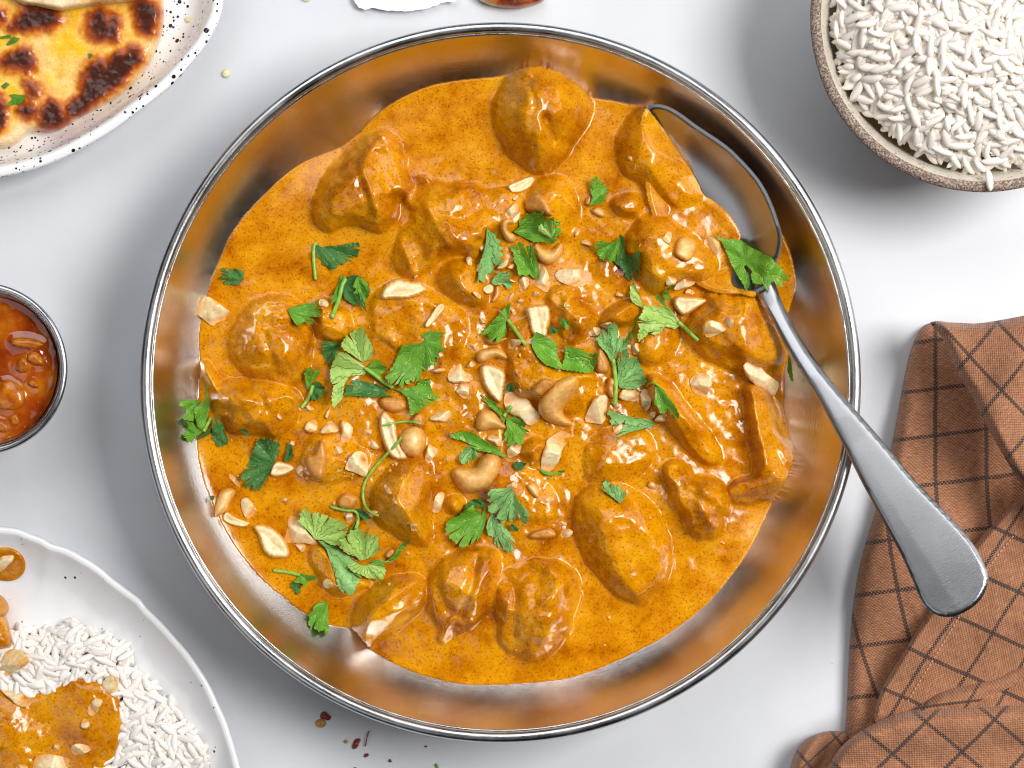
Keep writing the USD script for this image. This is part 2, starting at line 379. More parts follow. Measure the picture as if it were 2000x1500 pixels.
M('chutney', {**POS, 'n': ('noise_texture', {'scale': 110, 'detail': 3}), 'r': ('rgb_ramp', {'ramp': [(.3, (.20, .020, .003)), (.52, (.36, .058, .004)), (.72, (.52, .14, .006))]}),
              'n2': ('noise_texture', {'scale': 1200, 'detail': 2}), 'r2': ('rgb_ramp', {'ramp': [(.68, (0, 0, 0)), (.74, (1, 1, 1))]}), 'mx': ('mix_color', {'b': (.62, .22, .03)}),
              'b': ('noise_texture', {'scale': 230, 'detail': 2}), 'bp': ('bump', {'strength': .18, 'distance': .001}),
              'p': ('principled_bsdf', {'roughness': .09, 'coat_weight': .6, 'coat_roughness': .04, 'subsurface_weight': .2, 'subsurface_radius': (1, .25, .05), 'subsurface_scale': .004})},
  [('g.position', 'n.vector'), ('n.fac', 'r.fac'), ('g.position', 'n2.vector'), ('n2.fac', 'r2.fac'), ('r.color', 'mx.a'), ('r2.color', 'mx.fac'), ('mx.result', 'p.base_color'), ('g.position', 'b.vector'), ('b.fac', 'bp.height'), ('bp.normal', 'p.normal')])

# checked linen: st counts the squares of the check; threads are the weave inside them
M('linen', {'t': ('texture_coordinate', {}), 'x': ('separate_xyz', {}), 'wn': ('noise_texture', {'scale': 6, 'detail': 2}),
            'fu': ('math', {'math_type': 'fraction'}), 'fv': ('math', {'math_type': 'fraction'}), 'cu': ('math', {'math_type': 'subtract', 'value2': .5}), 'cv': ('math', {'math_type': 'subtract', 'value2': .5}),
            'au': ('math', {'math_type': 'absolute'}), 'av': ('math', {'math_type': 'absolute'}), 'lu': ('math', {'math_type': 'greater_than', 'value2': .461}), 'lv': ('math', {'math_type': 'greater_than', 'value2': .461}),
            'wu': ('math', {'math_type': 'multiply', 'value2': 28 * math.pi}), 'wv': ('math', {'math_type': 'multiply', 'value2': 28 * math.pi}), 'su': ('math', {'math_type': 'sine'}), 'sv': ('math', {'math_type': 'sine'}),
            'wp': ('math', {'math_type': 'multiply'}), 'weave': ('map_range', {'from_min': -1, 'from_max': 1, 'to_min': 0, 'to_max': 1}),
            'pu': ('math', {'math_type': 'greater_than', 'value2': -.5}), 'pv': ('math', {'math_type': 'less_than', 'value2': .5}),
            'iu': ('math', {'math_type': 'multiply'}), 'iv': ('math', {'math_type': 'multiply'}), 'ink': ('math', {'math_type': 'maximum'}), 'inkf': ('math', {'math_type': 'multiply', 'value2': .88}),
            'slub': ('noise_texture', {'scale': 1, 'detail': 3}), 'sm': ('mapping', {'scale': (7, 60, 1)}),
            'col': ('rgb_ramp', {'ramp': [(.30, (.235, .090, .042)), (.52, (.375, .162, .078)), (.72, (.54, .268, .140))]}),
            'wk': ('rgb_ramp', {'ramp': [(.0, (.62, .58, .55)), (1, (1.12, 1.12, 1.12))]}), 'mw': ('mix_color', {'blend_type': 'multiply', 'fac': .9}),
            'mi': ('mix_color', {'b': (.018, .016, .018)}), 'bp': ('bump', {'strength': .5, 'distance': .0005}),
            'p': ('principled_bsdf', {'roughness': .85, 'sheen_weight': .25, 'sheen_tint': (.9, .7, .6)})},
  [('t.UV', 'x.vector'), ('x.x', 'fu.value1'), ('x.y', 'fv.value1'), ('fu.value', 'cu.value1'), ('fv.value', 'cv.value1'), ('cu.value', 'au.value1'), ('cv.value', 'av.value1'), ('au.value', 'lu.value1'), ('av.value', 'lv.value1'),
   ('x.x', 'wu.value1'), ('x.y', 'wv.value1'), ('wu.value', 'su.value1'), ('wv.value', 'sv.value1'), ('su.value', 'wp.value1'), ('sv.value', 'wp.value2'), ('wp.value', 'weave.value'),
   ('wp.value', 'pu.value1'), ('wp.value', 'pv.value1'), ('lu.value', 'iu.value1'), ('pu.value', 'iu.value2'), ('lv.value', 'iv.value1'), ('pv.value', 'iv.value2'), ('iu.value', 'ink.value1'), ('iv.value', 'ink.value2'), ('ink.value', 'inkf.value1'),
   ('t.UV', 'sm.vector'), ('sm.vector', 'slub.vector'), ('slub.fac', 'col.fac'), ('weave.result', 'wk.fac'), ('col.color', 'mw.a'), ('wk.color', 'mw.b'), ('mw.result', 'mi.a'), ('inkf.value', 'mi.fac'), ('mi.result', 'p.base_color'),
   ('weave.result', 'bp.height'), ('bp.normal', 'p.normal')])
# ---------------------------------------------------------------- the table
def ground():
    n = 9
    g = np.linspace(-.9, .9, n)
    X, Y = np.meshgrid(g, g)
    v = np.stack([X.ravel(), Y.ravel(), 0 * X.ravel()], 1)
    i, j = np.meshgrid(np.arange(n - 1), np.arange(n - 1), indexing='ij')
    q = np.stack([i * n + j, i * n + j + 1, (i + 1) * n + j + 1, (i + 1) * n + j], -1).reshape(-1, 4)
    f = np.vstack([q[:, [0, 1, 2]], q[:, [0, 2, 3]]])
    lo = v - [0, 0, .03]
    e = rim_edges(f)
    k = len(v)
    return np.vstack([v, lo]), np.vstack([f, f[:, ::-1] + k, np.stack([e[:, 1], e[:, 0], e[:, 0] + k], 1), np.stack([e[:, 1], e[:, 0] + k, e[:, 1] + k], 1)])


put('table_top', *ground(), 'table', 'pale grey white table top under all the dishes', 'table', kind='structure')

# ---------------------------------------------------------------- the pan
PC = world(np.array([977.5, 747.0]), .055)[:2]
ZW = np.array([.0041, .0050, .0080, .0140, .0205, .0262, .0300, .0336, .0366, .0402, .0447, .0492, .0536])
RW = np.array([.0760, .0810, .0865, .0935, .1018, .1104, .1166, .1217, .1254, .1290, .1322, .1345, .1362])


def wall_z(p):
    """Height at which the line of sight through photo points p meets the pan's inner wall."""
    lo, hi = np.full(len(p), .0041), np.full(len(p), .0536)
    for _ in range(18):
        mid = (lo + hi) / 2
        w = world(p, mid)
        out = np.hypot(w[:, 0] - PC[0], w[:, 1] - PC[1]) > np.interp(mid, ZW, RW)
        lo, hi = np.where(out, mid, lo), np.where(out, hi, mid)
    return (lo + hi) / 2


pan = Thing('saute_pan', (PC[0], PC[1], 0), 'large round stainless steel pan full of orange chicken curry', 'pan')
from scipy.interpolate import PchipInterpolator
zz = np.linspace(.0041, .0536, 48)
RI = PchipInterpolator(ZW, RW)
ZW, RW = zz, RI(zz)
inner = [(r, z, 0) for r, z in zip(RW, zz)][::-1] + [(.06, .004, 0), (.02, .004, 0), (0, .004, 0)]
outer = [(0, .0006, 0), (.05, .0006, 0), (.070, .0006, 0), (.078, .0012, 0)] + [(r + .0016, z - .0006, 0) for r, z in zip(RW[6:], zz[6:])]
v, f, n = lathe(outer + inner, None, 360)
put('body', v + [*PC, 0], f, 'pan_steel', parent=pan, n=n)
a = np.linspace(0, 2 * np.pi, 25)[:-1]
bead = [((.13890 + .0022 * math.cos(t)), .0532 + .0021 * math.sin(t), 0) for t in a]
v, f, n = lathe(bead, None, 360, closed=True)
put('rim', v + [*PC, 0], f, 'rim_steel', parent=pan, n=n)

# ---------------------------------------------------------------- the spoon: heights of its upper face over photo points
T0, AX, NX = np.array([1268., 205]), np.array([.5075, .8617]), np.array([.8617, -.5075])
tab = np.array([(0, 0), (6, 14), (20, 30), (81, 60), (169, 98), (250, 112), (341, 98), (385, 68), (404, 36), (424, 17)])
us = np.concatenate([[0, 2, 6, 12], np.arange(20, 425, 10), [424]])
hw = PchipInterpolator(tab[:, 0], tab[:, 1])(us)
bowl_ring = np.vstack([T0 + us[:, None] * AX + hw[:, None] * NX, (T0 + us[:, None] * AX - hw[:, None] * NX)[::-1][:-1]])
BOWL = polygon(bowl_ring)


def bowl_z(p):
    d = shapely.distance(shapely.points(p), BOWL.exterior) * np.where(shapely.contains_xy(BOWL, p[:, 0], p[:, 1]), 1, 0)
    r = p - T0
    u, w = r @ AX, r @ NX
    rim = .0440 + .0060 * w / 114 - .004 * u / 420 + .0045 * np.clip((u - 330) / 90, 0, 1)
    t = np.clip((d - 7) / 95, 0, 1)
    return rim - .0085 * (1 - (1 - t) ** 2.2)


HANDLE = polygon(chaikin(pts('1470,540 1478,572 1488,596 1503,622 1520,654 1550,707 1590,765 1622,824 1655,885 1682,941 1720,1010 1752,1068 1768,1100 1788,1147 1799,1176 1817,1197 1845,1207 1878,1201 1914,1176 1930,1143 1932,1122 1907,1068 1868,1021 1789,941 1740,880 1692,824 1640,765 1594,707 1560,655 1534,605 1520,572 1510,540'), 2))
hs = np.array([(0, .0425), (40, .0440), (110, .0485), (200, .0540), (300, .0588), (350, .0610), (450, .0658), (600, .0730), (780, .0816)])


def handle_z(p):
    r = p - np.array([1490., 560])
    d = np.array([.545, .838])
    u = r @ d
    z = np.interp(u, hs[:, 0], hs[:, 1])
    din = shapely.distance(shapely.points(p), HANDLE.exterior)
    # a shallow crease runs down the lower half, one facet each side of it
    ax = np.array([(1590, 740), (1690, 900), (1790, 1060), (1875, 1195.)])
    line = np.interp(p[:, 1], ax[:, 1], ax[:, 0])
    side = (p[:, 0] - line)
    wgt = np.clip((p[:, 1] - 720) / 380, 0, 1)
    z = z - wgt * np.where(side < 0, -side, 0) * .000020 + wgt * np.where(side > 0, side, 0) * .000012
    return z - .0011 * (1 - np.clip(din / 7, 0, 1)) ** 2 - (1 - wgt) * .0006 * (1 - np.clip(din / 18, 0, 1)) ** 2


spoon_o = world(np.array([1490., 560]), .036)
spoon = Thing('serving_spoon', spoon_o, 'large steel serving spoon lying in the curry across the pan rim', 'spoon')
p, t = tri2(BOWL.simplify(.2), 5)
z = bowl_z(p)
v, f, n, ix = slab(p, t, z, z - .0012)
put('bowl', v, f, 'spoon_steel', parent=spoon, n=n)
p, t = tri2(HANDLE.simplify(.2), 5)
z = handle_z(p)
v, f, n, ix = slab(p, t, z, z - .0022)
put('handle', v, f, 'spoon_steel', parent=spoon, n=n)

# ---------------------------------------------------------------- curry: one height field, cut into the sauce and each piece of chicken
STEP = 2.0
gx, gy = np.arange(364, 1590, STEP), np.arange(104, 1362, STEP)
GX, GY = np.meshgrid(gx, gy)
GP = np.stack([GX, GY], -1)
SAUCE = polygon(chaikin(pts('985,150 930,154 870,161 820,175 785,192 750,212 722,236 704,258 690,270 668,286 640,298 604,312 570,331 540,356 512,385 488,410 470,432 452,458 438,485 428,510 419,533 410,556 406,576 398,600 392,630 389,665 391,700 391,730 388,770 386,810 384,850 386,885 395,930 405,962 418,990 436,1030 462,1072 492,1110 522,1141 556,1168 585,1190 622,1214 650,1223 684,1226 700,1240 722,1268 758,1290 800,1310 850,1326 905,1336 960,1338 1010,1335 1060,1331 1110,1325 1160,1310 1205,1291 1250,1268 1290,1248 1330,1220 1368,1191 1400,1158 1430,1121 1452,1092 1470,1060 1488,1025 1504,988 1514,968 1532,948 1546,915 1552,885 1542,850 1528,800 1530,760 1532,722 1538,690 1536,650 1538,610 1550,575 1552,545 1548,515 1540,488 1525,455 1500,430 1460,400 1420,350 1370,290 1320,245 1262,206 1235,207 1210,201 1180,196 1155,192 1140,176 1120,158 1090,138 1050,127 1015,133'), 1))
_r = np.array(SAUCE.segmentize(4).exterior.coords)[:-1]
SAUCE = polygon(_r + 3.2 * np.stack([fbm2(_r, 46, 3, 401), fbm2(_r, 46, 3, 402)], 1) + 2.2 * np.stack([fbm2(_r, 13, 2, 403), fbm2(_r, 13, 2, 404)], 1))
flat = GP.reshape(-1, 2)
shapely.prepare(SAUCE)
ins = shapely.contains_xy(SAUCE, flat[:, 0], flat[:, 1]).reshape(GX.shape)
din, near = ndimage.distance_transform_edt(ins, return_indices=True)
dout, nout = ndimage.distance_transform_edt(~ins, return_indices=True)
din, dout = din * STEP, dout * STEP
band = (din < 24) & (dout < 24)
dex = shapely.distance(shapely.points(GP[band]), SAUCE.exterior)
din[band] = np.where(ins[band], dex, 0); dout[band] = np.where(ins[band], 0, dex)
ZWALL = np.full(GX.size, .0)
rr = np.hypot(flat[:, 0] - 977.5, flat[:, 1] - 747)
ring = (rr > 470) & (rr < 690)
ZWALL[ring] = wall_z(flat[ring]); ZWALL[rr <= 470] = .012; ZWALL[rr >= 690] = .0536
ZWALL = ZWALL.reshape(GX.shape)
ze = ndimage.gaussian_filter(ZWALL[near[0], near[1]], 6)
LEVEL = .0340
base = LEVEL + (ze - LEVEL) * np.exp(-din / 55) + .0007 * fbm2(GP, 90, 3, 5) + .00035 * np.sqrt(np.clip(din / 8, 0, 1)) - .0003
base = ndimage.gaussian_filter(base, 2)
busy = np.zeros_like(base)
for cx, cy, r, w in ((700, 700, 170, 1), (900, 480, 150, .8), (930, 760, 220, 1.1), (1120, 700, 190, 1.1), (1240, 520, 150, .8), (760, 900, 180, 1), (1000, 960, 170, .9), (960, 1130, 190, .8), (1400, 760, 150, .8), (1240, 900, 150, .7), (520, 720, 140, .9), (1340, 1010, 110, .7)):
    busy = np.maximum(busy, w * np.exp(-(np.hypot(GX - cx, GY - cy) / r) ** 2))
busy = busy * np.clip(din / 60, 0, 1)
base = base + busy * (.0052 * fbm2(GP, 62, 3, 11) + .0024 * (.35 - 2 * np.abs(fbm2(GP, 34, 3, 15))) + .0022)

# outline, height mm, rounding px, lumps (mm, wide px), roughness of outline px, label
CHICKEN = [
 ('K', '940,240 1000,180 1070,120 1120,98 1200,95 1300,120 1420,170 1530,270 1610,390 1615,460 1580,560 1500,660 1440,740 1400,830 1330,900 1230,960 1130,930 1050,860 960,780 890,660 860,500 870,380', 15, 62, .9, 40, 3, 'rounded chunk of chicken with two creases, hard against the top wall of the pan'),
 ('P', '1238,222 1262,210 1285,235 1310,268 1338,308 1362,350 1372,385 1352,402 1325,405 1290,385 1255,360 1222,342 1207,318 1205,285 1215,250', 9, 45, .5, 40, 2, 'smooth sauced chicken piece lying in the bowl of the serving spoon'),
 ('P', '740,254 768,262 782,300 796,340 806,374 775,388 772,428 735,456 705,432 672,440 640,452 616,432 620,385 640,345 668,308 705,275', 15, 48, 1.6, 30, 4, 'tall ridged chicken chunk at the upper left of the pan'),
 ('P', '800,338 850,362 925,358 980,388 985,430 945,470 935,500 890,495 858,500 842,525 800,548 772,528 768,485 795,450 815,420 785,390', 11, 40, 3.0, 28, 7, 'broad ragged chicken piece right of the tall ridged chunk'),
 ('P', '862,528 885,508 922,508 943,540 950,575 940,598 905,592 872,570 858,550', 9, 30, .8, 22, 2, 'small rounded chicken knob above the tiny nut crescent left of centre'),
 ('P', '1040,362 1062,346 1090,343 1112,360 1126,395 1128,430 1105,462 1070,458 1045,430 1032,398', 7, 34, .8, 30, 3, 'domed chicken piece right of the topmost leaf and nut pile'),
 ('P', '1190,395 1215,385 1248,380 1255,405 1240,425 1210,420', 6, 18, .5, 24, 2, 'little pointed chicken bit below the lone leaf near the spoon bowl'),
 ('P', '1228,448 1262,424 1305,428 1330,455 1375,480 1400,520 1392,548 1335,552 1290,575 1255,560 1238,520 1222,480', 9, 38, 1.0, 30, 4, 'round chicken piece left of the spoon neck, two nut pieces on its top'),
 ('C', '600,690 700,560 720,480 850,468 930,498 1060,474 1110,510 1165,590 1210,680 1270,800 1330,910 1340,980 1290,1060 1210,1090 1120,1110 1010,1100 900,1060 740,1010 640,900 560,800', 13, 52, 1.6, 45, 5, 'long sauced chicken breast piece lying along the left of the spoon handle'),
 ('P', '1262,728 1290,740 1322,775 1352,812 1385,850 1405,890 1398,908 1372,900 1335,870 1300,825 1268,780', 9, 24, .8, 26, 2, 'slanted finger of chicken below the drooping leaf right of centre'),
 ('P', '1452,750 1492,752 1512,800 1518,842 1540,868 1556,892 1550,935 1520,966 1478,978 1430,980 1416,960 1440,938 1472,936 1476,900 1468,860 1462,810', 12, 30, 1.2, 30, 3, 'hooked chicken strip curling against the right wall of the pan'),
 ('F', '400,660 440,600 530,620 590,700 600,750 680,760 770,735 860,820 885,900 870,980 830,1030 830,1120 780,1200 700,1190 630,1180 590,1090 510,990 430,830', 12, 30, 3.0, 24, 5, 'knobbly ragged chicken piece below the hooked strip'),
 ('P', '1130,962 1180,945 1232,955 1270,985 1300,1030 1312,1075 1305,1125 1280,1155 1247,1184 1222,1172 1190,1150 1160,1115 1135,1075 1118,1025', 11, 60, .8, 50, 3, 'large smooth oval chicken piece at the lower right'),
 ('P', '1178,838 1225,832 1268,842 1282,880 1255,925 1215,938 1170,948 1140,930 1140,880', 4.5, 50, .7, 40, 4, 'low chicken mound between the centre nuts and the large smooth oval piece'),
 ('H', '690,640 700,520 760,440 850,420 950,370 1060,380 1150,400 1280,470 1330,560 1300,700 1280,790 1250,900 1180,1040 1060,1140 950,1150 860,1130 760,1080 690,1000 720,900 670,800', 12, 50, 2.2, 34, 5, 'big lumpy chicken chunk at the bottom centre of the pan'),
 ('H', '130,690 160,560 180,460 260,380 360,330 480,300 600,290 690,320 690,420 690,560 640,720 600,790 500,870 400,950 250,1025 200,1010 220,900 150,770', 11, 46, 2.2, 34, 5, 'creased chicken chunk between the pointed wedge and the big bottom chunk'),
 ('G', '1390,720 1470,630 1580,555 1740,500 1890,515 1930,600 1890,740 1800,840 1700,915 1560,985 1440,1030 1390,980 1350,890', 12, 36, .9, 36, 3, 'pointed wedge of chicken at the bottom left with pale torn flesh'),
 ('D', '1620,700 1700,640 1800,590 1880,580 1950,640 1975,760 1975,900 1950,1060 1960,1200 1900,1262 1800,1230 1690,1160 1560,1080 1490,960 1520,800', 13, 56, .9, 40, 3, 'glossy domed chicken piece below the wide flat cashew chunk'),
 ('A', '480,640 540,590 680,530 820,525 900,550 960,600 1010,680 1030,800 1020,960 1010,1100 930,1180 800,1190 640,1180 500,1120 420,1000 400,850 440,740', 10, 50, 2.6, 34, 5, 'flat torn chicken thigh at the left with a ragged upper edge'),
 ('A', '240,1250 330,1190 480,1180 620,1150 760,1180 870,1230 930,1290 935,1430 880,1530 760,1620 640,1590 520,1580 400,1570 340,1470 260,1370', 12, 48, 2.4, 30, 5, 'lumpy chicken chunk at the left wall above the dark strip of leaf'),
 ('A', '180,1040 215,1030 260,1090 300,1160 330,1240 300,1280 250,1240 200,1170 170,1100', 7, 18, .4, 22, 2, 'narrow chicken nub touching the left wall of the pan'),
 ('A', '1050,640 1090,560 1130,535 1180,590 1290,630 1320,700 1350,770 1290,850 1180,860 1080,830 1040,740', 8, 26, 1.4, 22, 4, 'small knobbly chicken bit under the curled sprig'),
 ('B', '1090,470 1180,420 1260,440 1330,500 1300,560 1370,600 1450,680 1470,760 1380,830 1280,860 1190,840 1120,720 1080,600', 7, 30, 2.6, 22, 6, 'shredded bright orange chicken bit behind the big dark leaf in the middle'),
 ('B', '790,1010 860,920 950,900 1050,1020 1180,1080 1300,1090 1440,1110 1460,1210 1420,1370 1280,1430 1150,1400 1000,1330 850,1310 800,1200', 9, 34, 2.2, 24, 5, 'brown sauced chicken lump behind the biggest curved cashew'),
 ('B', '1470,730 1520,660 1600,590 1720,540 1790,590 1770,690 1690,740 1580,740', 8, 26, 1.0, 24, 3, 'small fold of chicken above the teal green sprig'),
 ('E', '870,560 890,480 930,440 990,420 1050,460 1050,520 1010,600 950,630 890,610', 6, 26, 1.4, 20, 4, 'chicken scrap between two cashew chunks right of the parsley like sprig'),
 ('E', '280,930 340,880 420,900 440,960 390,1020 310,1010', 5, 20, .6, 20, 2, 'small chicken scrap above the shadowed leaf at the lower centre'),
 ('D', '980,480 1060,400 1180,380 1290,420 1400,500 1480,520 1460,620 1380,720 1240,760 1120,780 1000,740 930,650', 5, 40, 2.2, 30, 5, 'low sauced chicken bump under the scattered cashews at lower left'),
 ('G', '1000,290 1100,260 1200,310 1300,430 1420,540 1500,560 1440,590 1330,640 1230,650 1140,580 1060,430', 7, 26, 1.6, 24, 4, 'strip of chicken beneath the largest pale sprig'),
 ('P', '640,340 690,330 700,390 660,420 632,400', 3, 20, .8, 20, 2, None),
 ('P', '1000,640 1040,620 1060,650 1050,700 1010,720 985,690', 5, 24, 1.6, 22, 4, None),
 ('P', '920,390 1000,360 1030,400 1020,450 960,470', 4, 30, 1.6, 26, 5, None),
 ('P', '730,560 800,545 900,600 920,660 860,700 780,690 720,640', 4, 40, 1.4, 30, 6, None),
 ('P', '930,900 1010,900 1090,960 1080,1030 990,1010 940,960', 3, 40, 1.6, 26, 6, None),
 ('P', '1270,610 1330,640 1310,700 1260,720 1235,690', 4, 30, 1.0, 26, 4, None),
]
# ridges (positive) and creases (negative) on the chicken: line, mm, half width px
RIDGES = [('K', '1080,130 1120,250 1160,400', 1.5, 9), ('K', '1130,230 1160,330 1180,430', -2.6, 8), ('K', '1180,300 1210,470 1230,640', 1.6, 12), ('K', '1255,520 1290,600 1320,700', -3.0, 8), ('K', '1330,480 1390,560 1420,680', 1.6, 12),
          ('P', '745,262 768,310 790,375', 2.4, 10), ('P', '690,300 705,360 720,410', -2.2, 9), ('P', '735,300 752,350 765,385', -1.6, 7), ('P', '690,420 730,440 770,415', 2.0, 9),
          ('P', '1440,580 1500,600 1525,690', 2.2, 13), ('P', '1390,640 1430,700 1440,760', -1.6, 16), ('P', '1280,740 1330,800 1390,890', 1.8, 10), ('P', '1490,760 1500,830 1540,900', 1.8, 10), ('P', '1425,965 1480,955 1530,930', 1.8, 9),
          ('P', '1335,880 1400,840 1450,790', -1.4, 22), ('P', '1300,915 1330,980 1350,1040', 2.2, 9), ('P', '1375,960 1410,985 1405,1020', 2.4, 10),
          ('P', '1140,990 1200,1060 1240,1150', 1.0, 18), ('P', '980,1110 1010,1160 1000,1240', -2.2, 11), ('P', '930,1090 920,1150 900,1200', -2.6, 9), ('P', '855,1090 850,1150 880,1200', -2.4, 9), ('P', '1060,1090 1090,1140 1070,1200', 1.6, 13),
          ('P', '1010,1110 1035,1095', -2.0, 7), ('P', '700,1230 760,1170 820,1130', 1.6, 9), ('P', '770,1225 800,1190 818,1160', -1.8, 7), ('P', '480,590 520,585 590,590', 2.4, 7), ('P', '470,620 540,640 640,620', -2.6, 11), ('P', '510,640 530,690 540,730', -1.6, 8),
          ('P', '470,740 500,760 520,800', -2.0, 8), ('P', '520,745 560,760 580,780', 2.0, 9), ('P', '455,790 480,800 500,830', 1.8, 8), ('P', '400,720 420,760 430,790', 1.4, 6), ('P', '830,390 850,440 880,480', 1.8, 9), ('P', '780,470 800,510 810,540', 2.2, 7),
          ('P', '860,420 900,430 930,410', -1.8, 9), ('P', '780,930 770,990 790,1040', 1.0, 16), ('P', '1110,580 1100,640 1090,690', 2.0, 6), ('P', '1300,590 1330,600 1380,600', -1.4, 10)]


def patch(g, pad):
    x0, y0, x1, y1 = g.bounds
    j0, j1 = np.searchsorted(gx, [x0 - pad, x1 + pad]); i0, i1 = np.searchsorted(gy, [y0 - pad, y1 + pad])
    return slice(max(i0, 0), i1), slice(max(j0, 0), j1)


ridge = np.zeros_like(base)
for c, line, mm, wd in RIDGES:
    l = shapely.LineString(chaikin(pts(line, c), 2, False))
    s = patch(l, 3 * wd)
    q = GP[s].reshape(-1, 2) + 3 * fbm2(GP[s].reshape(-1, 2), 22, 2, 9)[:, None]
    ridge[s] += (.8 * mm * 1e-3 * np.exp(-(shapely.distance(shapely.points(q), l) / wd) ** 2)).reshape(ridge[s].shape)
field, owner = base.copy(), -np.ones(base.shape, int)
best = np.full(base.shape, .0007)
for k, (c, line, mm, wd, amp, wide, rough, label) in enumerate(CHICKEN):
    g = polygon(chaikin(pts(line, c), 2))
    s = patch(g, 34)
    m = shapely.contains_xy(g, GX[s], GY[s])
    d = (ndimage.distance_transform_edt(m) - ndimage.distance_transform_edt(~m)) * STEP
    q = GP[s]
    d = d + 5 + (3 + rough * 3.2) * fbm2(q, 28, 3, 20 + k) + rough * 1.3 * fbm2(q, 10, 2, 60 + k)
    t = np.clip(d / (1.12 * wd), -1, 1)
    tc_ = np.clip(t, 0, 1)
    up = .5 * np.sqrt(np.clip(1 - (1 - tc_) ** 2, 0, 1)) + .5 * tc_ * tc_ * (3 - 2 * tc_)
    H_ = 1.25 * mm * 1e-3
    rk = np.random.default_rng(900 + k)
    ctr = np.array(g.centroid.coords[0]); size = math.sqrt(g.area)
    qq = q - ctr
    h = H_ * (.85 * up + .15 * np.clip(t, 0, 1))
    rag = np.clip(amp / 1.6, .25, 1.3)
    # cut faces: a few tilted planes shave the dome, so that the piece has sides and ridges like cut meat
    for i in range(int(.6 + 2.2 * rag)):
        an = i * 2.4 + rk.uniform(-.7, .7); sl = rk.uniform(.20, .75) * H_ / (size * .5)
        pl = H_ * rk.uniform(.78, 1.15) - sl * (qq @ [math.cos(an), math.sin(an)]) + .0007 * rag * fbm2(q, 30, 3, 300 + 7 * k + i)
        kk = .0006
        m_ = np.clip(.5 + .5 * (h - pl) / kk, 0, 1)
        h = np.where(h > 1e-6, h * (1 - m_) + pl * m_ - kk * m_ * (1 - m_), h)
    h = np.maximum(h, .38 * H_ * up)
    on = np.clip(t * 3, 0, 1)
    q2 = q + 14 * rag * np.stack([fbm2(q, 40, 3, 500 + k), fbm2(q, 40, 3, 540 + k)], -1)
    h = h + on * (amp * 1e-3 * 1.1 * fbm2(q2, wide, 3, 100 + k) + ridge[s] + rag * (.0013 * (.30 - 2 * np.abs(fbm2(q2, 44, 3, 580 + k))) + .0013 * fbm2(q2, 18, 2, 180 + k) + .0004 * fbm2(q, 9, 2, 140 + k)))
    h = np.where(d > 0, np.maximum(h, .0003 * up), 0)
    men = .0004 * np.exp(-np.clip(-d, 0, 60) / 6) * (d <= 0) 
    h = h + men * min(1, mm / 8)
    big = h > best[s]
    if label:
        owner[s] = np.where(big & (d > 2), k, owner[s])
    best[s] = np.maximum(best[s], h)
    # smooth maximum with what is there already
    cur = field[s] - base[s]
    kk = .0021
    mixv = np.clip(.5 + .5 * (h - cur) / kk, 0, 1)
    field[s] = base[s] + cur * (1 - mixv) + h * mixv + kk * mixv * (1 - mixv) * .6 * np.clip(h / kk, 0, 1) * np.clip(cur / kk, 0, 1)
field += .00007 * fbm2(GP, 12, 2, 77)
field = ndimage.gaussian_filter(field, 1.35)
# the sauce dives under the pan wall outside its outline, so that wall and sauce meet in a clean line
edge = np.clip(din / 14, 0, 1)
field = np.where(ins, np.maximum(field, np.where(din < 8, ZWALL + .00045 * np.sqrt(np.clip(din / 6, 0, 1)), 0)) if True else field, ZWALL - .00030 * dout)
# the spoon: curry lies in its left half, its right half stands clear
spoon_line = pts('1258,202 1266,212 1285,236 1310,272 1345,325 1366,362 1372,380 1395,392 1420,412 1438,438 1447,455 1445,478 1438,500 1432,530 1428,556 1440,562')
RIGHT = polygon(np.vstack([chaikin(spoon_line, 2, False), pts('1640,600 1640,180 1270,150')]))
s = patch(BOWL, 12)
q = GP[s].reshape(-1, 2)
inb = shapely.contains_xy(BOWL.buffer(3), q[:, 0], q[:, 1])
rt = shapely.contains_xy(RIGHT, q[:, 0], q[:, 1])
zb = bowl_z(q)
dl = shapely.distance(shapely.points(q), shapely.LineString(chaikin(spoon_line, 2, False)))
fz = field[s].ravel()
over = zb + .0016 * np.sqrt(np.clip(dl / 14, 0, 1)) - .0002
fz = np.where(inb & ~rt, np.maximum(fz, over), fz)
fz = np.where(inb & rt, np.minimum(fz, zb - .0002 - np.clip(dl * .0004, 0, .0022)), fz)
field[s] = fz.reshape(field[s].shape)
s = patch(HANDLE, 10)
q = GP[s].reshape(-1, 2)
hb = HANDLE.buffer(2)
m = shapely.contains_xy(hb, q[:, 0], q[:, 1])
fz = field[s].ravel()
fz[m] = np.minimum(fz[m], handle_z(q[m]) - .0026)
field[s] = fz.reshape(field[s].shape)

FV = world(GP, field)
dx = np.gradient(FV, axis=1); dy = np.gradient(FV, axis=0)
FN = np.cross(dy, dx); FN *= np.sign(FN[..., 2:3]); FN /= np.linalg.norm(FN, axis=-1, keepdims=True)
ni, nj = field.shape
use = (ins | (dout < 9))
qi, qj = np.meshgrid(np.arange(ni - 1), np.arange(nj - 1), indexing='ij')
quad_ok = use[:-1, :-1] & use[1:, :-1] & use[:-1, 1:] & use[1:, 1:]
lab = owner[:-1, :-1].copy()
lab = np.where(ins[:-1, :-1] & (din[:-1, :-1] > 4), lab, -1)


def cut(mask):
    a, b = qi[mask], qj[mask]
    q = np.stack([a * nj + b, (a + 1) * nj + b, (a + 1) * nj + b + 1, a * nj + b + 1], 1)
    u, inv = np.unique(q, return_inverse=True)
    q = inv.reshape(q.shape)
    return u, np.vstack([q[:, [0, 1, 2]], q[:, [0, 2, 3]]])


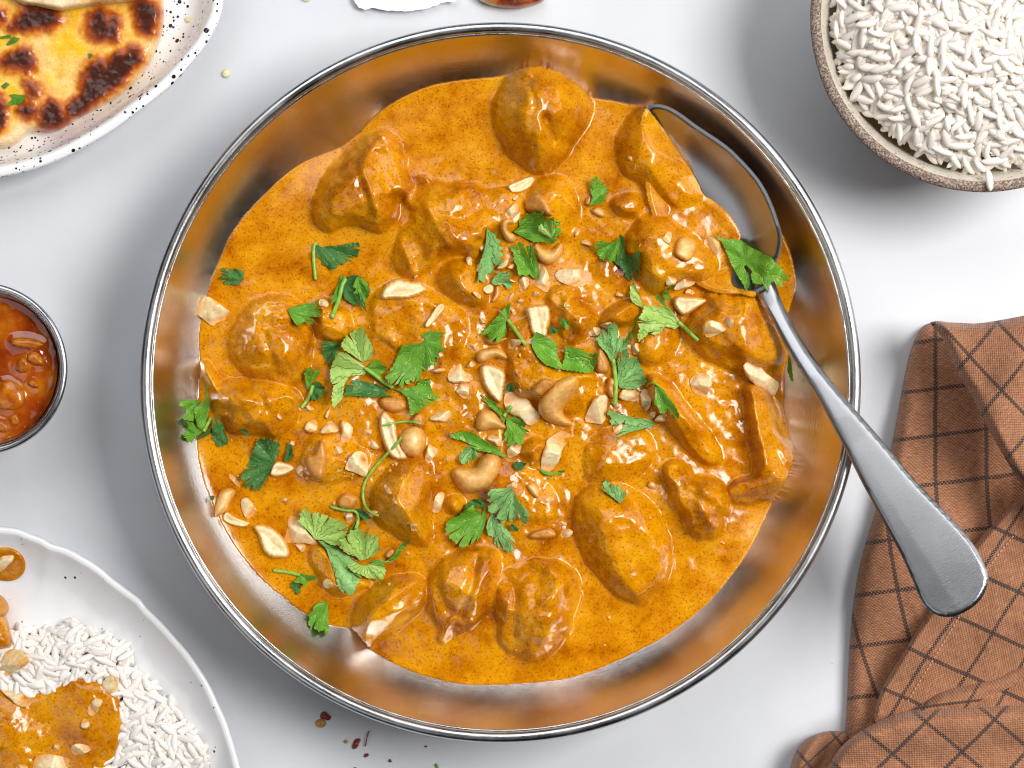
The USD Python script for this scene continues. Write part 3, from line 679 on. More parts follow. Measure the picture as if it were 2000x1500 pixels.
u, f = cut(quad_ok & (lab < 0))
put('curry_sauce', FV.reshape(-1, 3)[u], f, 'curry', 'speckled orange curry sauce filling the steel pan', 'sauce', kind='stuff', n=FN.reshape(-1, 3)[u])
for k, row in enumerate(CHICKEN):
    if row[-1] is None:
        continue
    mk = quad_ok & (lab == k)
    if mk.sum() < 12:
        print('chicken piece lost:', row[-1]); continue
    u, f = cut(mk)
    top, nt = FV.reshape(-1, 3)[u], FN.reshape(-1, 3)[u]
    floor = np.maximum(ZWALL.reshape(-1)[u] + .0012, .012)
    floor = np.minimum(floor, top[:, 2] - .0008)
    bot = world(GP.reshape(-1, 2)[u], floor)
    e = rim_edges(f); ix = np.unique(e); pos = -np.ones(len(u), int); pos[ix] = np.arange(len(ix)); m = len(ix); nn = len(u)
    a, b = pos[e[:, 0]] + 2 * nn, pos[e[:, 1]] + 2 * nn
    v = np.vstack([top, bot, top[ix], bot[ix]])
    ff = np.vstack([f, f[:, ::-1] + nn, np.stack([b, a, a + m], 1), np.stack([b, a + m, b + m], 1)])
    nrm = np.vstack([nt, np.tile([0, 0, -1.0], (nn, 1)), normals(v, ff[2 * len(f):])[2 * nn:]])
    put('chicken_piece', v, ff, 'curry', row[-1], 'chicken piece', 'sauced pieces of chicken in the pan', n=nrm)

# what things in the pan rest on: curry, pan wall, spoon
ZT = np.where(ins, field, ZWALL)


def lift_over(g, fn, pad=0):
    s = patch(g, pad)
    q = GP[s].reshape(-1, 2)
    m = shapely.contains_xy(g, q[:, 0], q[:, 1])
    z = ZT[s].ravel().copy()
    z[m] = np.maximum(z[m], fn(q[m]))
    ZT[s] = z.reshape(ZT[s].shape)


lift_over(BOWL, bowl_z)
lift_over(HANDLE, handle_z)


def sample(Z, p):
    return ndimage.map_coordinates(Z, [(p[:, 1] - gy[0]) / STEP, (p[:, 0] - gx[0]) / STEP], order=1, mode='nearest')
# ---------------------------------------------------------------- cashews: kind (w whole, f flat half, c broken chunk, t tan slab), height mm, outline, label
NUTS = """
A|c|6|golden cashew chunk lying half on the pan wall at the far left|95,610 190,525 250,525 330,590 395,640 375,690 290,715 265,750 190,690 110,625
A|f|3.2|sauce smeared cashew half in the shadow right of the curled sprig|1575,510 1610,440 1660,390 1720,375 1800,400 1880,400 1930,450 1920,480 1850,510 1760,535 1670,530 1590,540
K|f|3.2|slender pale cashew half, topmost nut in the pan|960,1045 1070,1000 1140,970 1185,995 1150,1060 1090,1100 1000,1115 975,1080
K|t|4.5|tan rounded cashew piece directly behind the topmost double leaf|1100,1190 1160,1110 1215,1110 1280,1170 1310,1260 1310,1290 1220,1270 1110,1250
K|c|3.5|small brown and cream nut bit left of the tan piece behind the topmost double leaf|950,1260 1000,1200 1045,1190 1055,1260 1010,1310 950,1290
K|c|2.2|cream nut crumb under the topmost slender cashew half|1000,1135 1040,1120 1065,1145 1050,1172 1012,1165
K|w|4|small brown rimmed cashew crescent touching the tip of the topmost double leaf|905,1370 940,1310 1000,1310 1020,1360 975,1355 965,1400 1030,1430 1030,1490 985,1500 940,1460
B|w|5|curled cashew below the topmost double leaf, open side up|960,130 985,95 1015,105 1040,135 1080,145 1120,140 1150,105 1190,95 1192,160 1170,220 1110,265 1060,265 1005,230 975,180
B|c|5|blocky golden cashew with one clean cut end, right of the central leaves|1140,340 1190,300 1290,300 1415,325 1410,390 1340,440 1250,430 1160,390
B|c|4.5|orange tan cashew wedge under the curled cashew|1005,260 1050,280 1085,340 1100,470 1060,480 1000,440 950,400 1010,370
B|c|3.4|narrow upright nut stub under the squarish bright leaf|860,360 935,370 925,440 885,475 855,470
B|f|2.6|greyish cashew flake under the small pale lobed leaf|555,460 600,420 660,420 655,490 600,505
B|w|2.8|thin golden nut crescent under the small pale lobed leaf|670,430 705,440 705,510 660,560 630,565 668,500
B|f|4.6|pale squared cashew half with a dividing line, in the very centre|895,600 1000,585 1090,585 1105,680 1080,760 1075,835 1020,830 960,820 935,760 930,690
B|f|2.6|sauce streaked cashew sliver left of centre, slanted|110,740 170,650 230,560 290,595 220,680 140,770
B|w|5.5|shiny tan cashew crescent lying across, left of the big dark leaf|520,990 540,940 620,915 700,915 760,970 765,1010 720,1005 660,990 600,1030 540,1035
B|f|4.5|broad cashew half with sauce in it below the tan crescent|545,1060 620,1045 720,1085 755,1120 740,1230 720,1345 680,1340 620,1280 570,1200
B|c|4|white knuckle shaped nut fragment right of the big sprig|295,1130 360,1035 410,1050 410,1100 490,1130 490,1170 420,1190 320,1190
B|c|4|pointed cream nut fragment below the white knuckle shaped one|365,1240 410,1180 460,1200 465,1290 430,1320 370,1270
B|w|7|largest golden cashew, whole and curved, just right of centre|1010,1370 1040,1290 1110,1210 1200,1160 1280,1145 1315,1180 1300,1250 1230,1350 1195,1400 1210,1450 1280,1490 1260,1530 1170,1520 1080,1490 1020,1430
B|t|4|brown sauced nut resting left of the largest golden cashew|960,1250 1000,1180 1060,1155 1130,1180 1120,1220 1060,1260 1020,1300 960,1270
B|c|5|rough broken cashew chunk between the parsley like sprig and the largest cashew|740,1330 760,1265 860,1280 920,1320 960,1380 1020,1450 1000,1490 930,1525 860,1460 800,1440 760,1400
E|w|6|plump cream cashew left of the parsley like sprig|515,330 540,210 600,195 660,215 720,280 765,350 690,355 640,350 580,370 530,370
E|c|4|cream cube of cashew under the plump cream cashew|605,450 625,395 720,420 720,480 680,485
E|c|4|pale cashew wedge under the lower lobes of the parsley like sprig|765,500 840,450 880,500 860,540 790,580 765,560
E|c|6|tall upright cashew chunk with a ragged cream top, below the largest cashew|1030,640 1040,540 1070,480 1075,440 1130,400 1190,370 1265,405 1230,450 1185,510 1180,580 1100,685 1040,670
E|w|7.5|biggest curved pale cashew, below the folded leaf|325,710 345,650 410,640 450,655 520,650 540,580 600,545 660,540 700,580 705,650 690,700 630,790 550,835 440,850 380,800 350,740
E|c|6|square sauced cashew block right of the largest golden cashew|1365,290 1400,200 1450,95 1545,90 1540,170 1520,310 1430,300
E|c|3.6|cream cashew slice at the foot of the teal green sprig|1630,90 1680,30 1790,60 1795,130 1740,135 1640,120
E|c|4.4|tan nut stick standing right of the slice at the sprig foot|1800,100 1820,40 1880,50 1890,150 1850,220 1820,190
E|c|2.6|cream nut bit peeping out beneath the notched teal leaf|1580,320 1670,300 1660,360 1610,400
E|c|3.2|flat lying white nut splinter right of the big sprig's lowest leaf|150,270 220,215 290,205 335,225 300,295 180,290
D|f|4|long white cashew half under the thin curved stem|1560,270 1600,205 1660,270 1690,290 1700,400 1740,500 1790,570 1720,595 1640,560 1600,470 1570,380
D|w|6.5|round ribbed cashew beside the long white half|1725,400 1760,350 1840,320 1900,350 1930,430 1910,510 1860,575 1800,570 1740,520 1715,460
D|t|4|golden nut end above the round ribbed cashew|1810,260 1870,220 1915,250 1915,330 1870,340 1820,320
D|c|4|tan nut wedge right of the round ribbed cashew|1920,600 1930,520 1960,460 2030,510 1960,610 1930,630
D|c|3.2|white curved nut shard left of the long white half|1255,300 1285,280 1330,310 1360,350 1340,420 1280,505 1265,440 1275,370
D|c|5|white cashew cube lying left of the long thin stem|1300,650 1340,560 1400,525 1460,550 1475,620 1470,700 1450,725 1380,690 1310,670
D|t|4.5|upright tan cashew half right of the dark strip of leaf|980,590 1010,545 1050,560 1080,470 1110,430 1145,500 1155,570 1140,650 1130,730 1080,745 1030,710 990,640
D|c|3.4|orange dipped triangular nut chip, upper of the chips right of the left thigh|1110,360 1180,275 1245,340 1240,375 1140,395 1100,390
D|c|3|golden four sided nut chip left of the orange dipped triangular chip|975,350 1000,300 1060,275 1080,310 1070,380 1000,380
D|c|3|pale nut chip above the white cashew cube|1200,540 1230,470 1290,520 1250,555
D|c|2.8|wet cream nut bit left of the long white half's lower end|1470,470 1500,430 1570,490 1550,515 1500,500
D|f|2.4|thin greyish white nut slice poking out from the dark strip of leaf|700,720 720,640 760,600 850,620 910,655 870,690 800,725
D|c|1.8|tiny white splinter left of the dark strip of leaf|385,705 420,710 460,760 485,810 440,790 400,745
D|w|4.6|brown backed cashew at the sauce edge on the lower left|275,1010 290,910 320,840 370,815 430,820 440,860 400,920 380,990 290,1040
D|c|3.4|small golden nut stick right of the brown backed cashew|480,910 520,885 560,910 590,970 585,1020 540,1055 510,1030 490,980
D|f|2.6|wavy pale nut strip under the brown backed cashew|335,1040 370,990 420,1030 500,1065 560,1080 520,1120 430,1110 360,1080
D|f|4.4|large smooth translucent nut slice at the lower left|570,1110 620,1100 680,1105 770,1150 830,1230 860,1300 850,1355 780,1360 690,1345 640,1270 620,1180
D|c|5.5|wide flat tan cashew chunk under the largest pale sprig|855,1045 930,1040 960,1080 1000,1160 1060,1220 1090,1270 1000,1240 900,1235 810,1240 850,1150
D|t|4.5|olive tinted round nut above the tiny crossing sprig|1235,920 1270,860 1310,845 1390,880 1395,920 1350,980 1310,980 1250,970
D|c|3|pointed nut tail below the tiny crossing sprig|1280,985 1350,990 1355,1060 1320,1100 1295,1040
D|t|4|brown rounded nut under the lower edge of the big sprig|1560,110 1640,100 1740,110 1780,170 1740,215 1660,225 1580,180
D|c|2.6|little pale chip left of the upright tan cashew half|905,680 940,630 975,650 960,735
G|c|3|cream chip under the wide flat tan chunk|900,235 990,250 980,310 940,310
G|c|2.6|white chip on the strip of chicken beneath the largest pale sprig|1120,545 1160,515 1215,570 1170,600 1130,585
G|t|3|rosy nut piece between the pale sprig and its thin right leaf|1600,350 1630,290 1690,290 1680,340 1640,370
E|w|3.2|small split nut kernel right of the centre bottom leaves|910,790 960,765 1010,800 1020,860 1000,900 960,870 920,820
E|c|2|white rice like splinter under the small split kernel|1010,920 1080,890 1130,890 1110,920 1050,935
E|c|3|orange stained nut chip right of the glossy domed chicken|170,960 210,860 260,845 275,870 250,960 230,1005 180,1000
E|t|4|brown sided cashew piece below the small split kernel|920,1200 960,1150 1040,1130 1100,1120 1155,1190 1080,1210 980,1215
E|c|3|dull nut piece right of the brown sided cashew piece|1175,1200 1190,1140 1250,1130 1285,1160 1240,1200
E|c|2|white chip above the dull nut piece|1160,1070 1210,1075 1235,1105 1180,1110
E|c|2.4|pink nut chip half under the fan shaped leaf|820,1050 850,970 880,990 870,1050
F|c|2.6|single cream nut bit on the open sauce left of the knobbly chicken|255,790 280,755 330,790 330,830 290,820
C|w|5|split cashew with a loose rim on the upper right chicken piece|470,150 490,70 540,45 590,60 640,100 630,180 580,245 520,220 480,190
C|c|4|sauced nut chip at the tip of the leaf on the spoon|690,95 740,50 790,60 830,100 820,160 790,195 740,150
C|c|4|brightest white nut block, above the pale stalked sprig at right|460,470 500,400 620,355 640,410 560,450
C|c|3|peach nut chip behind the brightest white block|400,390 430,330 490,380 470,430 410,430
C|c|2.6|orange washed nut bit under the brightest white block|540,490 580,450 640,490 600,505
C|f|5|large tan cashew half with a dimple, right of the pale stalked sprig|460,560 480,510 600,520 710,530 725,560 640,610 560,665 520,660 470,600
C|c|5|brown glazed nut chunk on the long chicken breast piece|690,740 720,700 780,705 870,750 870,780 790,815 730,840 695,800
C|c|3.4|cream nut chip touching the brown glazed chunk|860,710 890,680 935,690 930,755 890,760
C|c|5|round fissured nut on the right, above the slanted chicken finger|590,1170 640,1125 720,1115 765,1180 750,1240 700,1295 620,1270 600,1210
C|c|5.5|large bent cashew chunk near the right wall of the pan|1010,1050 1100,1015 1140,1060 1170,1110 1240,1160 1280,1190 1270,1240 1240,1295 1180,1270 1110,1210 1040,1150 1020,1100
C|c|2|thin nut flake on the sauced breast piece at right|470,980 540,910 555,930 510,985
C|c|2.4|left one of two cream nut chips below the drooping leaf|245,1455 300,1410 340,1420 300,1480
C|c|2.4|right one of two cream nut chips below the drooping leaf|305,1490 360,1435 420,1450 400,1490 340,1497
C|c|3|amber nut wedge left of the split cashew on the upper right piece|375,70 410,10 450,15 440,100 410,95
C|c|3|pale nut chip tucked behind the lower lobes of the teal green sprig|120,920 180,870 205,930 160,980
B|t|4|round tan nut under the little forked sprig left of centre|580,850 640,840 750,830 765,850 690,895 620,895
B|c|4.4|brown triangular nut under the stalk of the little forked sprig|770,850 870,850 890,870 780,945
B|c|2.4|slim white chip on the sauced lump behind the biggest cashew|845,970 870,955 870,1005
B|c|3|white nut chip left of the pale squared half|770,640 790,580 835,640 820,665
B|c|2.6|bright white crumb on the small chicken knob|485,490 510,470 565,515 540,535
B|c|3.4|golden nut bit left of the teal green sprig's top|1395,790 1430,755 1500,765 1480,830 1400,820
B|t|5|brown glazed nut standing behind the stem of the teal green sprig|1450,1080 1450,980 1490,900 1560,1030 1560,1110 1480,1120
B|t|4.6|tan rounded nut under the stem end of the teal green sprig|1540,1200 1560,1140 1620,1170 1620,1300 1580,1320 1545,1270
B|c|2.4|golden triangle of nut above the pale squared half|840,600 850,530 905,545 870,575
B|c|2|wet amber splinter left of the golden triangle|765,545 800,480 820,500 790,550
B|c|3.4|pinkish nut wedge between the long teal leaf and the squarish leaf|670,310 720,230 780,215 750,300
B|c|2.8|cream nut wedge left of the squarish bright leaf|750,300 810,250 830,300
B|c|2.6|pale almond shaped chip left of the tan crescent|430,1075 490,1010 525,1030 500,1070
B|c|3.6|cream nut showing under the right leaf of the big sprig|90,1020 150,1100 200,1080 270,1070 275,1110 190,1115 120,1090
B|c|2.4|white nut chip on the edge of the long teal leaf|540,150 580,90 600,120 570,170
K|w|3|brown glossy nut below the lone leaf near the spoon bowl|1610,1250 1650,1215 1700,1220 1735,1270 1715,1305 1665,1290
K|t|2.6|tan nut shadowed by the lone leaf near the spoon bowl|1565,1175 1600,1120 1620,1150 1610,1200 1580,1210
E|c|2|small cream chip beside the biggest curved cashew's upper end|520,395 560,400 580,420 550,430
A|c|2.4|orange nut chip beside the stem of the curled sprig|1090,560 1110,530 1165,560 1170,585 1140,610 1100,590
"""
TAN, GOLD, CREAM, PALE, BROWN, STAIN = (np.array(c) for c in ((.70, .33, .065), (.86, .48, .125), (.94, .68, .36), (.97, .80, .52), (.52, .21, .04), (.76, .26, .006)))


def make_nut(line, h, kind, ground=None, seed=0, stain=True):
    """A cashew or a piece of one over its outline in the photo; ground(points) is what it lies on."""
    r = np.random.default_rng(seed)
    line = line.mean(0) + (line - line.mean(0)) * 1.06
    g = polygon(chaikin(line, 1 if kind == 'c' else 2))
    size = math.sqrt(g.area)
    p, t = tri2(g.simplify(.25), max(2.0, size / 15))
    d = shapely.distance(shapely.points(p), g.exterior)
    D = max(d.max(), 1e-6)
    c = p.mean(0); q = p - c
    gr = ground(p)
    A = np.c_[q, np.ones(len(q))]
    co = np.linalg.lstsq(A, gr, rcond=None)[0]
    co[:2] = np.clip(co[:2], -.00016, .00016)
    plane = A @ co
    lift = np.percentile(gr - plane, 80)
    h = h * 1e-3
    wob = fbm2(p, size / 2.2, 3, seed + 300)
    if kind == 'w':
        up = h * np.sqrt(np.clip(1 - (1 - np.clip(d / D, 0, 1)) ** 2, 0, 1)) + .0006 * wob
        col = GOLD + (TAN - GOLD) * np.clip(.5 + 1.6 * wob, 0, 1)[:, None]
        col = col + (CREAM - col) * (np.clip(d / D, 0, 1)[:, None] ** 2) * r.uniform(.3, .8)
    elif kind == 'f':
        w = min(9, .45 * D)
        up = h * (np.sqrt(np.clip(1 - (1 - np.clip(d / w, 0, 1)) ** 2, 0, 1))) - .0011 * np.clip((d - w) / (D - w + 1e-6), 0, 1) + .0007 * wob
        u_, s_, vt = np.linalg.svd(q, full_matrices=False)
        line_d = np.abs(q @ vt[1] + 2 * np.sin(q @ vt[0] / size * 3))
        up = up - .0005 * np.exp(-(line_d / 2.6) ** 2)
        col = CREAM + (PALE - CREAM) * np.clip(.5 + 1.5 * wob, 0, 1)[:, None]
        col = np.where((d < w * .55)[:, None], GOLD, col)
    elif kind == 't':
        w = .65 * D
        up = h * np.sqrt(np.clip(1 - (1 - np.clip(d / w, 0, 1)) ** 2, 0, 1)) + .0009 * wob
        col = TAN + (BROWN - TAN) * np.clip(.4 + 1.8 * wob, 0, 1)[:, None]
    else:
        w = max(3.0, .30 * D)
        up = h * (.45 + .55 * np.sqrt(np.clip(1 - (1 - np.clip(d / w, 0, 1)) ** 2, 0, 1))) + .0008 * wob
        col = GOLD + (TAN - GOLD) * np.clip(.5 + 1.6 * wob, 0, 1)[:, None]
        cutc = np.full(len(p), -1)
        for i in range(3):
            an = r.uniform(0, 2 * np.pi); s = r.uniform(.5, 1.3) * h / (size * .6)
            pl = h * r.uniform(.66, 1.0) - s * (q @ [math.cos(an), math.sin(an)]) + .0003 * fbm2(p, size / 5, 2, seed + i)
            cutc = np.where(pl < up, i, cutc); up = np.minimum(up, pl)
        up = np.maximum(up, .14 * h)
        shade = [CREAM, PALE, .5 * (CREAM + PALE)]
        for i in range(3):
            col = np.where((cutc == i)[:, None], shade[i] * r.uniform(.9, 1.05), col)
    up = up + .00018 * fbm2(p, 5, 2, seed + 9)
    z = plane + max(lift, 0) * .7 + up - .10 * h
    if stain:
        gap = z - gr
        k = np.clip(1 - (gap - .0002) / (.0011 + .0010 * (fbm2(p, 14, 2, seed) + .5)), 0, 1) * .8 + np.clip(3.2 * fbm2(p, size / 1.6, 3, seed + 71) - .55, 0, .75)
        col = col + (STAIN - col) * np.clip(k, 0, .85)[:, None]
    col = np.clip(col * (1 + .25 * fbm2(p, 7, 2, seed + 5))[:, None], 0, 1)
    zb = np.minimum(np.minimum(z - .0006, plane - .0012), gr - .0008)
    zb = np.maximum(zb, np.minimum(gr - .0006, z - .0004))
    v, f, n, ix = slab(p, t, z, zb)
    return v, f, n, col[ix], g, p, z


def rest(g, p, z, pad=2):
    """Later things see this one from above."""
    tree = spatial.cKDTree(p)
    s = patch(g, pad)
    q = GP[s].reshape(-1, 2)
    m = shapely.contains_xy(g, q[:, 0], q[:, 1])
    if m.any():
        zz_ = ZT[s].ravel().copy()
        zz_[m] = np.maximum(zz_[m], z[tree.query(q[m])[1]])
        ZT[s] = zz_.reshape(ZT[s].shape)


GROUND = ZT.copy()
for k, row in enumerate(r for r in NUTS.strip().split('\n')):
    c, kind, h, label, line = row.split('|')
    v, f, n, col, g, p, z = make_nut(pts(line, c), float(h), kind, lambda q: sample(GROUND, q), 1000 + k)
    put('cashew' if kind == 'w' else 'cashew_piece', v, f, 'cashew', label, 'cashew', 'roasted cashews scattered on the curry', n=n, col=col)
    rest(g, p, z)
# the smaller broken chunks of the loose pile
PILE = np.random.default_rng(31)
taken = [polygon(pts(r_.split('|')[4], r_.split('|')[0])).buffer(3) for r_ in NUTS.strip().split('\n')]
taken = shapely.union_all(taken)
n_ = 0
for c in np.vstack([PILE.normal((1020, 720), (75, 130), (60, 2)), PILE.normal((680, 890), (75, 60), (40, 2)), PILE.normal((1210, 690), (55, 90), (24, 2))]):
    a = np.sort(PILE.uniform(0, 2 * np.pi, 6)); rad = PILE.uniform(6, 12) * PILE.uniform(.65, 1.1, 6)
    line = c + np.stack([rad * np.cos(a) * PILE.uniform(1, 1.5), rad * np.sin(a)], 1)
    g = polygon(line)
    if n_ >= 38 or g.is_empty or g.area < 90 or taken.intersects(g) or not SAUCE.contains(g):
        continue
    taken = taken.union(g.buffer(4)); n_ += 1
    v, f, n, col, g, p, z = make_nut(line, PILE.uniform(2.4, 4), 'c', lambda q: sample(GROUND, q), 5000 + n_)
    put('cashew_piece', v, f, 'cashew', 'small broken chunk of roasted cashew in the loose pile on the curry', 'cashew', 'small cashew chunks of the loose pile', n=n, col=col)
    rest(g, p, z)
# crumbs chopped off the cashews
EXTRA = np.random.default_rng(77)
crumbs = np.vstack([EXTRA.normal((1010, 720), (90, 150), (46, 2)), EXTRA.normal((690, 905), (90, 70), (26, 2)), EXTRA.normal((1200, 700), (70, 110), (14, 2)), pts('870,715 905,575 985,425 1012,640 945,640 1150,655 850,690 790,905 840,880 860,905 872,898 725,860 735,890 1190,1205 1050,1000 1085,935 1060,1060 1180,1260 1412,1060 1325,690 1195,770 1385,990 600,935 668,640 640,610 722,640 770,620 1285,830 1305,470 1230,310 1215,945 1225,960 1270,1010 1310,1330 980,1235 465,930 760,1140 1120,565 1165,690 880,845 905,870 1040,905')])
for k, c in enumerate(crumbs):
    if not SAUCE.contains(shapely.Point(c)):
        continue
    r = np.random.default_rng(50 + k)
    a = np.sort(r.uniform(0, 2 * np.pi, 7)); rad = r.uniform(2.2, 5.5) * r.uniform(.6, 1.1, 7)
    try:
        v, f, n, col, g, p, z = make_nut(c + np.stack([rad * np.cos(a), rad * np.sin(a)], 1), 1.5, 'c', lambda q: sample(GROUND, q), 4000 + k)
    except Exception:
        continue
    put('cashew_crumb', v, f, 'cashew', 'tiny chopped crumb of cashew lying on the orange curry', 'nut crumb', 'crumbs of chopped cashew on the curry', n=n, col=col)

